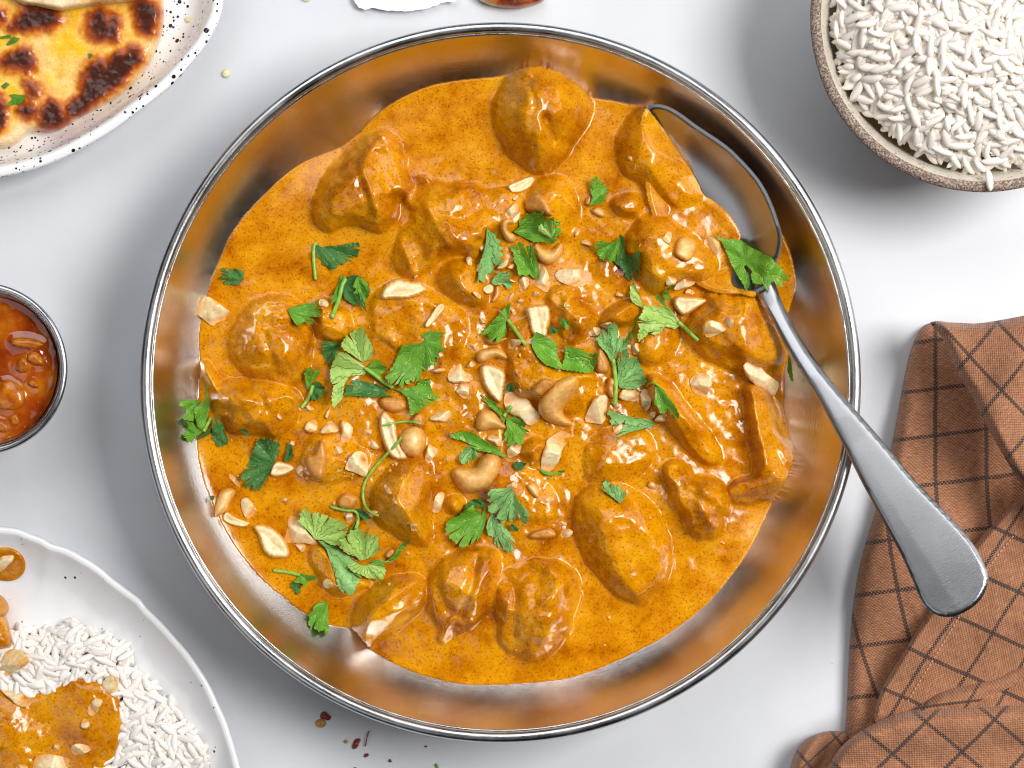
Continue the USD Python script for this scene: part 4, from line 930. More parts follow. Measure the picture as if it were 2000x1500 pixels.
# ---------------------------------------------------------------- coriander
# a thing is 'label' then blades 'tone|lift mm|curl|base|outline' and stems 'stem|width px|line'
LEAVES = """
# dark green stalked coriander leaf on the smooth sauce at upper left
A|dark|1.5|.3|1070,105|1070,105 1115,130 1160,122 1210,120 1260,115 1310,105 1355,96 1400,95 1415,120 1395,135 1420,150 1395,175 1400,205 1360,200 1350,240 1310,235 1285,270 1245,255 1225,300 1190,315 1165,280 1120,270 1110,225 1075,210
A|stem|7|1075,100 1052,118 1048,200 1056,290 1066,388
# small lone coriander leaf nearest the upper left sauce edge
A|dark|1|.4|500,385|345,290 310,325 345,345 310,375 345,395 340,425 400,420 455,428 500,385 505,320 470,305 400,300
# bright green toothed leaf on the torn chicken thigh at left
A|mid|3|.5|845,615|845,615 930,585 1010,570 1080,560 1090,595 1110,610 1095,640 1110,670 1075,680 1050,675 1055,720 1025,740 975,710 945,745 910,735 880,690 860,650
# curled coriander sprig with a short thick stalk, above the knobbly chicken bit
A|dark|2|.7|1285,420|1290,400 1330,355 1390,345 1440,385 1480,420 1490,490 1450,560 1465,635 1420,600 1340,570 1290,530 1280,470
A|mid|4|.9|1275,400|1265,350 1235,430 1205,510 1180,580 1215,560 1255,500 1285,420 1305,360
A|mid|5|.8|1390,360|1390,360 1430,380 1470,410 1490,470 1475,530 1435,570 1400,540 1410,500 1360,490 1385,460 1355,435
A|stem|9|1300,375 1268,440 1250,540 1190,685
# biggest coriander sprig with six leaves, left of the centre of the pan
A|dark|1|.4|1260,890|1100,855 1150,865 1230,880 1260,895 1235,960 1195,1020 1150,1060 1140,1010 1115,960 1120,910
A|mid|2|.4|1470,1080|1470,1070 1500,1030 1550,1010 1590,1030 1625,1050 1610,1100 1570,1130 1610,1160 1560,1170 1500,1130
A|dark|1.5|.4|1690,1295|1310,1200 1380,1160 1450,1180 1540,1200 1640,1240 1600,1280 1690,1295 1560,1300 1440,1300 1290,1295
A|pale|5|.5|1440,1040|1265,890 1300,830 1360,790 1420,755 1450,770 1470,830 1500,880 1518,940 1505,1000 1430,1030 1350,970 1280,930
A|mid|4|.5|1920,870|1610,1150 1680,1040 1730,920 1750,895 1880,885 1920,860 1890,815 1960,785 2080,800 2030,830 2060,860 2040,880 2075,950 2020,945 2040,1000 1990,990 2015,1065 1960,1050 1930,1100 1900,1080 1880,1160 1835,1200 1810,1165 1795,1210 1760,1180 1745,1235 1710,1200 1660,1215
A|mid|5|.7|1660,1225|1650,1230 1740,1240 1850,1215 1930,1110 1960,1160 1965,1230 2000,1290 2040,1300 1980,1350 1920,1370 1860,1420 1805,1455 1800,1390 1785,1310 1730,1260
A|pale|7|.6|1475,1092|1260,950 1310,960 1370,1010 1450,1060 1480,1095 1440,1130 1380,1130 1330,1140 1290,1200 1280,1280 1275,1390 1235,1425 1200,1380 1190,1300 1205,1220 1180,1170 1180,1090 1200,1030 1225,980
A|stem|8|1450,1075 1530,1130 1600,1190 1670,1228
# small curled sprig between the lumpy left chunk and the biggest sprig
A|dark|1.5|.5|1030,1220|1040,1190 1090,1180 1140,1230 1135,1280 1080,1330 1030,1320 1030,1260
A|mid|4|.8|1030,1240|985,1170 975,1110 1010,1075 1070,1060 1095,1100 1080,1150 1040,1180 1030,1240 1000,1240
A|stem|8|1045,1210 1015,1310 952,1388
# crumpled coriander cluster hanging over the left wall of the pan
D|mid|1.5|.7|145,400|0,350 50,295 110,300 145,350 190,370 130,410 100,460 60,440 0,375
D|mid|2.5|.6|165,125|-90,165 -60,150 0,135 80,122 165,125 135,190 125,250 110,290 60,285 0,262 -40,235 -70,220
D|dark|2|.4|145,430|145,420 210,370 260,340 260,380 150,440
D|mid|7|1.0|190,375|205,60 180,10 220,30 240,100 240,180 215,280 190,375 140,330 115,200 170,150
D|stem|8|190,370 215,330 250,265
# dark oval coriander leaf right of the crumpled cluster
D|dark|1.5|.4|375,490|310,205 330,250 320,285 350,330 355,370 380,420 380,465 340,485 300,490 280,450 250,420 265,375 255,330 280,290 285,240
# dark strip of leaf with toothed ends under the lumpy left chunk
D|dark|2.5|.4|745,620|640,420 660,435 690,415 710,435 735,430 745,455 775,445 790,475 765,510 790,520 760,570 730,640 700,700 660,780 625,840 605,825 580,835 570,780 545,810 515,800 510,760 480,745 500,690 550,600 580,510 600,480 600,450
# narrow dark leaf fragment right of the dark strip of leaf
D|dark|1.5|.3|835,615|850,455 870,480 890,510 880,540 900,560 870,590 835,615 815,600 830,550 840,500
# thin pale stem bent over the long white cashew half
D|stem|5|1590,325 1660,308 1740,295 1820,292 1888,312
# long thin green stem running down from the round ribbed cashew
D|stem|6|1738,415 1700,470 1620,550 1540,635 1465,730 1432,820 1438,920 1478,1000 1560,1030
# tiny crossing sprig under the olive tinted round nut
D|dark|1.5|.4|1360,985|1360,985 1420,970 1480,1020 1500,1050 1460,1070 1420,1040
D|mid|2|.5|1400,1060|1330,1140 1365,1095 1400,1060 1410,1090 1380,1140 1310,1145
D|stem|6|1178,958 1240,975 1310,990 1385,990 1405,1060
# largest pale sprig with five leaves at the lower left of the pan
G|teal|2|.4|1090,225|1150,290 1080,220 1200,250 1300,330 1380,380 1440,410 1400,450 1430,530 1390,560 1365,640 1325,650 1300,610 1280,640 1240,570 1215,480 1180,380
G|pale|4|.4|1060,215|980,-35 1010,0 1080,5 1160,30 1250,70 1330,110 1310,150 1310,170 1260,260 1190,260 1120,220 1060,215 1020,160 980,120 925,70 950,50 940,20
G|pale|4|.5|1450,400|1310,420 1370,400 1450,420 1540,390 1600,400 1615,460 1595,520 1570,570 1530,520 1480,520 1420,490 1350,465
G|mid|6|.8|1480,390|1470,390 1560,370 1620,385 1680,330 1730,250 1800,215 1780,260 1740,300 1700,370 1650,390 1560,400
G|pale|6|.5|1450,395|1305,200 1340,145 1400,130 1470,155 1540,180 1560,220 1550,250 1570,285 1540,320 1510,350 1460,370 1410,380 1380,350 1320,330 1280,300 1250,270 1275,250 1250,220
G|stem|7|1380,130 1400,70 1390,30
# little two lobed sprig with a straight stalk in the sauce at lower left
G|dark|1|.3|900,560|880,545 940,565 950,630 930,645 890,610 870,570
G|mid|2.5|.5|930,480|940,480 1000,490 1080,505 1070,525 1010,540 975,595 965,560 890,550 920,520
G|stem|7|735,455 850,470 945,492
# half leaf with a straight cut side at the lower left wall
G|mid|2|.4|1165,705|1085,705 1130,695 1160,705 1165,800 1170,900 1165,950 1145,950 1130,920 1090,935 1070,915 1030,910 1005,870 1020,830 1000,800 1040,780 1050,740
# long teal coriander leaf standing left of the squarish leaf in the upper middle
B|teal|4|.5|605,-20|605,-20 640,20 685,20 670,60 715,80 690,110 735,140 700,165 745,195 700,210 740,250 680,275 650,255 660,330 610,340 600,400 575,410 550,385 525,420 500,410 500,350 530,290 570,200 595,100
# small pale lobed leaf at the foot of the long teal leaf
B|teal|2|.4|640,400|640,400 660,360 710,325 790,315 780,380 800,440 765,465 740,420 690,425 650,425
# squarish bright green leaf under the topmost double leaf
B|mid|5|.6|990,385|780,130 820,125 850,90 890,105 910,130 945,110 955,145 980,120 985,200 1010,290 1010,380 960,370 935,340 910,360 880,345 850,360 840,290 815,230 815,180
# topmost double coriander leaf with a small pale leaf on it
K|mid|3|.4|1010,1410|1010,1410 1060,1370 1050,1320 1100,1310 1110,1260 1140,1275 1170,1255 1210,1265 1250,1250 1255,1310 1330,1290 1330,1330 1380,1330 1375,1380 1390,1400 1350,1450 1350,1480 1300,1515 1250,1490 1170,1490 1080,1450
K|pale|3|.4|1310,1460|1210,1360 1250,1340 1300,1320 1330,1380 1340,1420 1310,1460 1260,1440 1205,1400
# lone coriander leaf in open sauce left of the spoon bowl
K|mid|4|.6|1600,1212|1615,1010 1660,975 1700,1000 1690,1020 1730,1040 1720,1060 1755,1080 1745,1120 1720,1130 1735,1170 1680,1190 1640,1200 1600,1210 1630,1140 1610,1090
# twisted dark green leaf left of the round chicken piece at upper right
B|dark|3|.6|1660,60|1600,250 1640,25 1670,50 1680,130 1690,200 1760,190 1790,150 1800,180 1790,230 1800,300 1785,350 1780,400 1740,385 1720,395 1690,370 1680,330 1640,280
B|mid|7|1.0|1640,60|1445,105 1490,75 1540,95 1600,90 1645,50 1660,150 1610,240 1540,250 1490,220 1460,170
# broad coriander leaf lying over the spoon neck
C|mid|4|.5|1030,235|770,20 830,60 920,70 990,75 1060,130 1150,170 1230,210 1260,260 1310,290 1310,320 1340,340 1355,390 1345,410 1310,390 1315,440 1285,440 1240,390 1230,380 1220,420 1200,470 1170,460 1160,420 1115,420 1080,410 1065,350 1080,320 1030,270 1010,280 1050,360 1060,420 1030,480 1010,430 960,350 910,260 880,180 840,90
# pale stalked sprig on the right with its stalk pointing down to the right
C|pale|3|.5|230,590|125,425 150,410 175,460 200,530 230,600 180,590 130,550 120,500
C|mid|3|.5|440,500|380,480 460,420 460,450 410,470 440,530 400,560 385,520
C|pale|6|.5|525,745|185,690 220,640 230,590 290,590 380,600 370,570 310,530 350,495 400,580 440,620 500,690 520,740 470,770 390,750 360,800 310,820 280,800 240,830 190,870 180,820 200,760 175,720
C|stem|8|500,715 560,770 610,820 655,862
# teal green sprig with two leaves on a pale stem, right of the big dark leaf
B|mid|2|.5|1740,780|1740,780 1780,660 1790,640 1770,740 1740,850 1680,850
B|teal|5|.5|1595,1015|1455,840 1490,820 1480,780 1530,775 1550,740 1600,715 1630,760 1640,830 1735,880 1700,900 1690,950 1640,950 1600,1020 1570,1020 1540,960 1490,910
B|teal|5|.5|1625,1200|1640,960 1700,920 1720,1000 1780,990 1800,1050 1840,1120 1850,1190 1800,1220 1770,1240 1700,1240 1640,1230 1620,1180 1630,1090 1620,1020
B|stem|9|1590,1005 1602,1090 1612,1180 1610,1270 1603,1365
# big dark green leaf curving like a boat in the middle of the pan
B|mid|5|.7|960,860|945,860 990,790 1010,800 1100,850 1150,880 1155,980 1190,1050 1210,1000 1215,900 1300,920 1400,950 1430,970 1470,960 1480,1000 1450,1010 1485,1020 1445,1060 1440,1100 1380,1115 1250,1095 1150,1080 1060,1050 1000,990 960,920
# little forked sprig with a slanted stalk left of the pale squared cashew
B|mid|4|.6|765,700|550,820 640,720 780,565 790,590 770,680 750,720 760,790 740,820 700,870 660,860 620,870 620,820
B|stem|8|765,695 800,745 850,815 908,898
# drooping narrow leaf right of the nut pile under the teal green sprig
C|mid|3|.9|320,1210|315,1200 370,1230 430,1310 480,1380 510,1450 485,1490 450,1470 440,1430 410,1390 400,1430 360,1430 340,1380 310,1350 320,1280
C|stem|4|248,1218 280,1192 315,1195 345,1215
# notched teal leaf pointing right, below the teal green sprig
E|teal|3|.4|1915,310|1545,210 1600,190 1640,205 1700,250 1760,265 1840,270 1900,290 1920,320 1880,345 1800,355 1720,385 1650,415 1610,430 1600,410 1650,360 1680,310 1690,280 1650,310 1590,320 1560,300 1580,260 1545,240
# parsley like sprig draped over the plump cream cashew
E|mid|3|.6|745,270|545,80 600,85 620,115 670,140 690,180 720,185 725,230 750,265 740,310 700,240 640,190 590,150
E|mid|3|.5|755,265|750,265 820,255 860,275 900,310 900,340 940,370 890,390 890,440 860,490 840,450 780,490 750,460 740,390 760,350
E|stem|8|735,255 765,210 795,172
# folded leaf with a pale lobe above the biggest curved cashew
E|teal|2|.4|500,490|480,475 520,520 545,560 500,590 455,620 440,635 400,615 385,580 400,530 440,500
E|mid|6|.9|795,590|310,395 370,380 430,365 500,385 570,430 680,500 760,570 795,590 700,560 600,530 520,520 450,460 380,435 330,430
# tiny dark leaf scrap right of the biggest curved cashew
E|dark|1|.3|860,640|810,615 860,605 915,620 890,660 870,675 820,670
# narrow leaf strip at the foot of the tall upright cashew chunk
E|mid|1.5|.5|1005,650|1005,650 1060,680 1130,695 1200,670 1220,680 1170,710 1090,715 1040,700
# small crown shaped teal leaf on the open sauce above the large oval chicken
E|teal|2.5|.4|1640,930|1500,790 1540,740 1560,790 1580,755 1600,790 1630,800 1660,780 1650,830 1700,850 1670,900 1645,935 1590,890 1540,850 1500,830
# shadowed leaf with a bright edge, left of the fan shaped leaf at the lower centre
E|dark|1.5|.4|590,960|430,1000 440,940 500,900 560,900 600,930 590,960 500,960
E|mid|4|.5|600,1000|290,1080 340,1040 380,1035 400,1010 500,940 510,990 560,980 555,1040 590,960 600,1000 590,1100 560,1180 520,1240 410,1280 370,1250 310,1200 280,1140
# dusky teal leaf under the fan shaped leaf at the lower centre
E|teal|2|.4|640,1015|600,1120 610,1070 640,1010 690,1050 720,1090 780,1160 820,1220 830,1280 790,1315 740,1300 715,1260 690,1290 660,1240 665,1200 610,1180
# fan shaped pale green leaf at the lower centre
E|teal|4|.5|812,818|605,860 640,820 720,815 800,815 830,880 860,930 900,960 935,1020 925,1060 895,1100 865,1060 860,1010 800,1080 770,1050 730,1095 720,1060 670,1050 680,1020 620,1000 610,960 650,930 600,910 640,890
# very small leaf scrap right of the dusky teal leaf
E|dark|1|.3|800,1100|780,1110 800,1090 855,1130 850,1150 790,1140
# tiny green scrap on the lumpy chunk at the left wall
D|dark|.6|.3|480,355|475,350 515,345 548,385 530,412 495,385
# small triangular green scrap on the shredded chicken in the middle
B|mid|1.5|.3|1200,690|1155,690 1200,685 1245,710 1240,780 1200,760
# dark scrap of leaf right of the pale squared cashew
B|dark|1|.3|1100,745|1100,740 1170,770 1150,800 1095,815
# dark scrap of leaf left of the brown sauced lump
B|dark|1|.3|790,1190|750,1215 790,1185 820,1220 820,1260 755,1260
# narrow leaf sliver half hidden beyond the spoon handle on the pan wall
C|mid|2|.5|1360,960|1360,960 1385,1040 1400,1190 1375,1170 1350,1090
# tiny green scrap at the sauce edge beside the brown backed cashew
D|dark|.8|.3|250,870|240,890 255,868 278,875 272,900 248,915
"""


def make_blade(line, base, lift, curl, seed):
    r = np.random.default_rng(seed)
    g = polygon(line)
    size = math.sqrt(g.area)
    # small blunt teeth along the margin, none near the base
    ring = np.array(shapely.geometry.polygon.orient(g).segmentize(2.2).exterior.coords)[:-1]
    ring = .5 * ring + .25 * (np.roll(ring, 1, 0) + np.roll(ring, -1, 0))
    tn = np.roll(ring, -1, 0) - np.roll(ring, 1, 0)
    nn_ = np.stack([tn[:, 1], -tn[:, 0]], 1) / (np.linalg.norm(tn, axis=1, keepdims=True) + 1e-9)
    seg_ = np.concatenate([[0], np.cumsum(np.linalg.norm(np.diff(ring, axis=0), axis=1))])
    far = np.clip(np.linalg.norm(ring - base, axis=1) / (.6 * np.linalg.norm(ring - base, axis=1).max()) - .25, 0, 1)
    ph = seg_ / r.uniform(7.5, 9.5) + 1.6 * fbm2(ring, 30, 2, seed)
    tooth = np.abs(((ph % 1) - .5) * 2) ** 1.4
    ring = ring + nn_ * ((.45 - tooth) * min(2.6, size / 14) * far)[:, None]
    g = polygon(ring)
    L0 = np.linalg.norm(ring - base, axis=1).max()
    if size > 26:
        outer_ = ring[np.linalg.norm(ring - base, axis=1) > .72 * L0]
        for i in range(int(r.integers(2, 5))):
            tip = outer_[int(r.integers(len(outer_)))]
            dv = base - tip; ln = np.linalg.norm(dv); dv = dv / ln
            side_ = np.array([-dv[1], dv[0]])
            w0 = r.uniform(1.6, 3.4); dep = r.uniform(.22, .45) * ln
            bow = side_ * r.uniform(-3, 3)
            g2 = g.difference(shapely.Polygon([tip - dv * 3 + side_ * w0, tip - dv * 3 - side_ * w0, tip + dv * dep * .5 + bow - side_ * .8, tip + dv * dep, tip + dv * dep * .5 + bow + side_ * .8]))
            if g2.geom_type == 'MultiPolygon':
                g2 = max(g2.geoms, key=lambda a_: a_.area)
            if g2.area > .8 * g.area:
                g = g2
    p, t = tri2(g.simplify(.25), max(2.4, size / 24))
    q = p - base
    dist = np.linalg.norm(q, axis=1); L = dist.max()
    mean = q.mean(0); mean /= np.linalg.norm(mean) + 1e-9
    along, across = q @ mean / L, q @ np.array([-mean[1], mean[0]]) / L
    env = sample(ENV, p)
    A = np.c_[q, np.ones(len(q))]
    co = np.linalg.lstsq(A, env, rcond=None)[0]
    co[:2] = np.clip(co[:2], -.00022, .00022)
    plane = A @ co
    z = .45 * env + .55 * np.maximum(plane, env - .002) + .0005
    ang = np.arctan2(across, along + 1e-6)
    bend = r.uniform(.6, 1.3)
    z = z + 1.5 * lift * 1e-3 * (.35 * along ** 2 * bend + curl * across ** 2 * 2.2) + .0026 * curl * L / 60 * np.abs(across)
    z = z + .0017 * np.sin(ang * 7 + r.uniform(0, 6)) * np.clip(dist / L, 0, 1) * min(1, L / 40)
    z = z + .0018 * fbm2(p, size / 2.2, 3, seed) * min(1, L / 30)
    zt = sample(ZT, p)
    z = np.maximum(z, zt + .00025)
    v, f, n, ix = slab(p, t, z, z - .00022)
    uv = np.stack([along, across], 1)[ix] * min(1.6, max(.7, L / 45))
    return v, f, n, uv, g, p, z


current, n_leaf = None, 0
groups = []
for row in LEAVES.strip().split('\n'):
    if row.startswith('#'):
        groups.append((row[2:], []))
    else:
        groups[-1][1].append(row.split('|'))
for label, rows in groups:
    ENV = ndimage.gaussian_filter(ndimage.maximum_filter(ZT, 7), 2.5)
    first = rows[0]
    single = len(rows) == 1
    th = None
    if not single:
        c0 = np.vstack([pts(x[-1], x[0]) for x in rows]).mean(0)
        o = world(c0, float(sample(ZT, c0[None])[0]))
        th = Thing('coriander_sprig', o, label, 'coriander', 'fresh coriander strewn over the curry')
    for x in rows:
        n_leaf += 1
        kw = dict(label=label, cat='coriander', group='fresh coriander strewn over the curry') if single else dict(parent=th)
        if x[1] == 'stem':
            q = spline(pts(x[3], x[0]), 26)
            wpx = float(x[2])
            r0 = wpx / 2 * S
            zs = ndimage.gaussian_filter1d(sample(ndimage.maximum_filter(ZT, 3), q), 2.5, mode='nearest') + r0 * .9
            zs = np.maximum(zs, sample(ZT, q) + r0 * .4)
            zs = ndimage.gaussian_filter1d(zs, 1.2, mode='nearest')
            rad = r0 * (1 + .18 * fbm2(q, 20, 2, n_leaf)) * np.interp(np.linspace(0, 1, 26), [0, .03, .97, 1], [.7, 1, 1, .8])
            v, f, n = tube(world(q, zs), rad, 9)
            put('coriander_sprig' if single else 'stem', v, f, 'stem', n=n, **kw)
            continue
        v, f, n, uv, g, p, z = make_blade(pts(x[5], x[0]), pts(x[4], x[0])[0], float(x[2]), float(x[3]), 7000 + n_leaf)
        put('coriander_leaf' if single else 'leaf', v, f, 'leaf_' + x[1], n=n, uv=uv, **kw)
        rest(g, p, z)
        if not single:
            ENV = ndimage.gaussian_filter(ndimage.maximum_filter(ZT, 5), 2)
# ---------------------------------------------------------------- dishes round the pan
def polar(outline, centre, zrim, close):
    """Rim radius in metres as a function of the angle, from photo points of the visible arc; 'close' is the radius in pixels elsewhere."""
    q = (outline - centre) * [1, -1]
    th = np.arctan2(q[:, 1], q[:, 0]); r = np.linalg.norm(q, axis=1)
    o = np.argsort(th); th, r = th[o], r[o]
    th0, th1 = th[0] - .5, th[-1] + .5
    T_ = np.concatenate([[th0], th, [th1]]); R_ = np.concatenate([[close], r, [close]])
    fn = PchipInterpolator(T_, R_)

    def R(a):
        a = (a + np.pi) % (2 * np.pi) - np.pi
        return np.where((a > th0) & (a < th1), fn(np.clip(a, th0, th1)), close) * float(sc(zrim))
    return R


def dish(name, centre, zrim, R, prof, mat, label, cat, seg=300, wob=0, seed=0):
    """prof: (mm in from the rim, height mm, share of the rim's radius)."""
    o = world(np.array(centre, float), zrim)
    o = np.array([o[0], o[1], 0])
    pr = [(-a * 1e-3 if w else a * 1e-3, z * 1e-3, w) for a, z, w in prof]
    v, f, n = lathe(pr, R, seg)
    if wob:
        a = np.arctan2(v[:, 1], v[:, 0])
        r = np.hypot(v[:, 0], v[:, 1])
        w_ = fbm2(np.stack([np.cos(a), np.sin(a)], 1) * 300, 45, 4, seed) * wob * 1e-3
        k = np.clip((r / R(a) - .8) / .2, 0, 1)
        v[:, 2] += w_ * k * (v[:, 2] > .004)
        n = normals(v, f)
    return put(name, v + o, f, mat, label, cat, n=n), o


# speckled plate with flatbreads, upper left
ARC = pts('452,-60 446,-30 438,0 428,40 408,80 376,122 330,172 298,198 262,225 220,256 175,283 140,302 100,320 50,336 0,347 -60,356 -120,360')
c = np.array([-75., -170])
Rn = polar(ARC, c, .021, 540)
dish('speckled_plate', c, .021, Rn, [(0, .4, 0), (22, .4, 1), (17, .8, 1), (5, 12, 1), (.6, 18.5, 1), (.15, 20, 1), (.4, 21, 1), (1.2, 21.6, 1), (3.4, 21.5, 1), (4.6, 20.8, 1), (5.6, 19, 1), (8, 13, 1), (11, 8.4, 1), (14.5, 6, 1), (19, 5.2, 1), (35, 5, 1), (0, 5, 0)],
     'speckled_glaze', 'white glazed plate with black speckles holding charred flatbreads', 'plate')

# chipped white plate with rice and curry, lower left
ARC = pts('-130,1045 -80,1032 -40,1027 0,1028 30,1031 62,1043 84,1051 100,1061 130,1070 160,1086 195,1108 222,1131 250,1152 272,1168 290,1190 322,1222 345,1248 370,1277 392,1308 412,1341 426,1372 440,1402 452,1436 462,1468 470,1500 478,1540 483,1590 484,1640')
c = np.array([-60., 1560])
Rp = polar(ARC, c, .018, 533)
dish('white_plate', c, .018, Rp, [(0, .4, 0), (30, .4, 1), (24, .8, 1), (6, 10, 1), (.8, 15.5, 1), (.1, 17, 1), (.5, 18.2, 1), (1.7, 18.7, 1), (3.2, 18.0, 1), (4.8, 16.4, 1), (8, 14.2, 1), (14, 10.5, 1), (22, 7.4, 1), (32, 6, 1), (50, 5.6, 1), (0, 5.6, 0)],
     'white_glaze', 'white handmade plate with an uneven chipped rim and brown flecks, holding rice and curry', 'plate', seg=420, wob=1.6, seed=4)


def plate_z(p, R, c, zrim, prof):
    o = world(np.array(c, float), zrim)
    w = world(p, .008)
    q = w[:, :2] - o[:2]
    ins_ = R(np.arctan2(q[:, 1], q[:, 0])) - np.hypot(q[:, 0], q[:, 1])
    a = np.array([x for x in prof if x[2]]); a = a[np.argsort(a[:, 0])]
    return np.interp(ins_ * 1e3, a[:, 0], a[:, 1]) * 1e-3


PIN = [(1.7, 18.7, 1), (3.2, 18, 1), (4.8, 16.4, 1), (8, 14.2, 1), (14, 10.5, 1), (22, 7.4, 1), (32, 6, 1), (50, 5.6, 1), (200, 5.6, 1)]
NIN = [(3.4, 21.5, 1), (5.6, 19, 1), (8, 13, 1), (11, 8.4, 1), (14.5, 6, 1), (19, 5.2, 1), (35, 5, 1), (200, 5, 1)]

# stoneware bowl of rice, upper right
c = np.array([1922., 36.])
bowl = Thing('rice_bowl', [*world(c, .06)[:2], 0], 'stoneware bowl with a rough brown rim heaped with white rice', 'bowl')
k = float(sc(.06))
Rb = 339 * k
oo = world(c, .06); oo = np.array([oo[0], oo[1], 0])
prof = [(0, .001), (.030, .001), (.034, .004), (.046, .020), (.058, .040), (Rb - .0012, .0565), (Rb - .0002, .0578), (Rb, .0590), (Rb - .0004, .0602)]
v, f, n = lathe([(a, b, 0) for a, b in prof] + [(Rb - .0016, .0610, 0), (Rb - .0030, .0612, 0), (Rb - .0040, .0606, 0)], None, 300)
an = np.arctan2(v[:, 1], v[:, 0])
v = v + (v / (np.linalg.norm(v, axis=1, keepdims=True) + 1e-9)) * (.0005 * fbm2(np.stack([np.cos(an), np.sin(an)], 1) * 300, 18, 3, 3))[:, None]
put('outside', v + oo, f, 'stone_rim', parent=bowl, n=normals(v, f))
v, f, n = lathe([(Rb - .0039, .0605, 0), (Rb - .0052, .0588, 0), (Rb - .0075, .0545, 0), (Rb - .0105, .047, 0), (Rb - .016, .033, 0), (Rb - .026, .016, 0), (.030, .008, 0), (0, .007, 0)], None, 300)
put('inside', v + oo, f, 'stone_glaze', parent=bowl, n=n)

# steel cup of chutney, left
c = np.array([-38., 720.])
cup = Thing('chutney_cup', [*world(c, .04)[:2], 0], 'small round steel cup filled with glossy orange brown chutney', 'bowl')
k = float(sc(.04)); Rc = 168.5 * k
oc = world(c, .04); oc = np.array([oc[0], oc[1], 0])
v, f, n = lathe([(0, .0008, 0), (Rc - .0130, .0008, 0), (Rc - .0118, .002, 0), (Rc - .0026, .0375, 0), (Rc - .0022, .0385, 0), (Rc - .0034, .0385, 0), (Rc - .0040, .034, 0), (Rc - .0100, .014, 0), (Rc - .016, .003, 0), (0, .003, 0)], None, 256)
put('body', v + oc, f, 'cup_steel', parent=cup, n=n)
a = np.linspace(0, 2 * np.pi, 17)[:-1]
v, f, n = lathe([(Rc - .0014 + .0014 * math.cos(t), .0388 + .0013 * math.sin(t), 0) for t in a], None, 256, closed=True)
put('rim', v + oc, f, 'rim_steel', parent=cup, n=n)
# chutney surface and the fruit under it
g = shapely.Point(*c).buffer(150, 64)
p, t = tri2(g, 4)
d = shapely.distance(shapely.points(p), g.exterior)
MANGO = [('O', '70,540 150,530 250,545 290,580 240,610 150,600 90,590', 3.4, 'pale yellow fruit strip, upper one in the chutney'), ('O', '175,640 230,620 275,660 290,710 240,715 180,690', 3.4, 'bright yellow fruit cube in the middle of the chutney'),
         ('O', '100,700 140,650 185,690 190,740 150,765 105,750', 3.0, 'small rounded fruit bit touching the yellow cube in the chutney'), ('O', '-30,860 40,800 120,840 160,930 120,990 20,1000 -40,950', 3.2, 'large orange fruit chunk low in the chutney'),
         ('O', '175,820 215,800 260,850 230,865 190,850', 2.2, 'slim yellow fruit sliver low on the right in the chutney'), ('O', '-60,1090 0,1060 60,1100 50,1140 -10,1150', 2.4, 'orange fruit bit at the lower edge of the chutney'), ('O', '60,1040 120,1030 130,1090 80,1110', 2, 'dim fruit bit near the lower right edge of the chutney')]
z = .0300 + .0009 * fbm2(p, 40, 3, 41) + .0008 * np.exp(-d / 6)
for cc, line, h, lab_ in MANGO:
    gm = polygon(chaikin(pts(line, cc), 2))
    dm = shapely.distance(shapely.points(p), gm)
    z = z + h * .25e-3 * np.exp(-(dm / 8) ** 2)
v, f, n, ix = slab(p, t, z, z - .004)
put('chutney', v, f, 'chutney', 'translucent orange brown chutney in the small steel cup', 'chutney', kind='stuff', n=n)
zc = spatial.cKDTree(p)
for i, (cc, line, h, lab_) in enumerate(MANGO):
    gm = polygon(chaikin(pts(line, cc), 2))
    gm = shapely.affinity.scale(gm, 1.18, 1.18).intersection(g.buffer(-6))
    if gm.is_empty:
        continue
    q, tt = tri2(polygon(np.array(gm.exterior.coords)[:-1]).simplify(.3), 3)
    dm = shapely.distance(shapely.points(q), gm.exterior); D = dm.max()
    zg = z[zc.query(q)[1]]
    zq = zg + h * 1e-3 * (np.sqrt(np.clip(1 - (1 - np.clip(dm / (.9 * D), 0, 1)) ** 2, 0, 1)) - .36) + .0006 * fbm2(q, 14, 3, 70 + i)
    v, f, n, ix = slab(q, tt, zq, zg - .002)
    put('fruit_chunk', v, f, 'mango', lab_, 'fruit chunk', 'fruit chunks in the chutney', n=n)

# ---------------------------------------------------------------- flatbreads
CHAR = ['150,90 200,50 330,60 450,90 470,150 420,210 300,215 230,240 150,230 80,220 90,180', '690,150 780,60 820,100 830,190 890,120 940,130 950,210 920,310 830,310 700,290', '1050,20 1150,5 1220,20 1230,100 1210,200 1190,290 1090,250 1060,180',
        '10,470 60,430 130,370 200,370 240,430 270,500 200,560 120,530 30,540', '650,560 700,480 790,480 830,540 880,450 980,400 1060,350 1100,420 1110,480 1000,590 900,680 800,750 700,830 640,880 560,900 500,850 620,780 660,700',
        '320,880 390,790 450,810 530,920 490,980 400,1000 320,990', '110,850 200,800 270,840 280,890 230,940 150,910', '-60,740 0,740 40,800 60,900 40,980 0,1010 -60,1000', '-60,60 0,60 60,90 40,160 0,170 -60,160', '200,640 280,660 290,760 230,760 210,700',
        '-300,300 -200,260 -150,340 -220,420 -320,400', '-400,700 -280,640 -200,760 -300,860 -420,820', '-700,200 -560,180 -500,300 -640,360', '-640,560 -500,520 -460,620 -600,680']
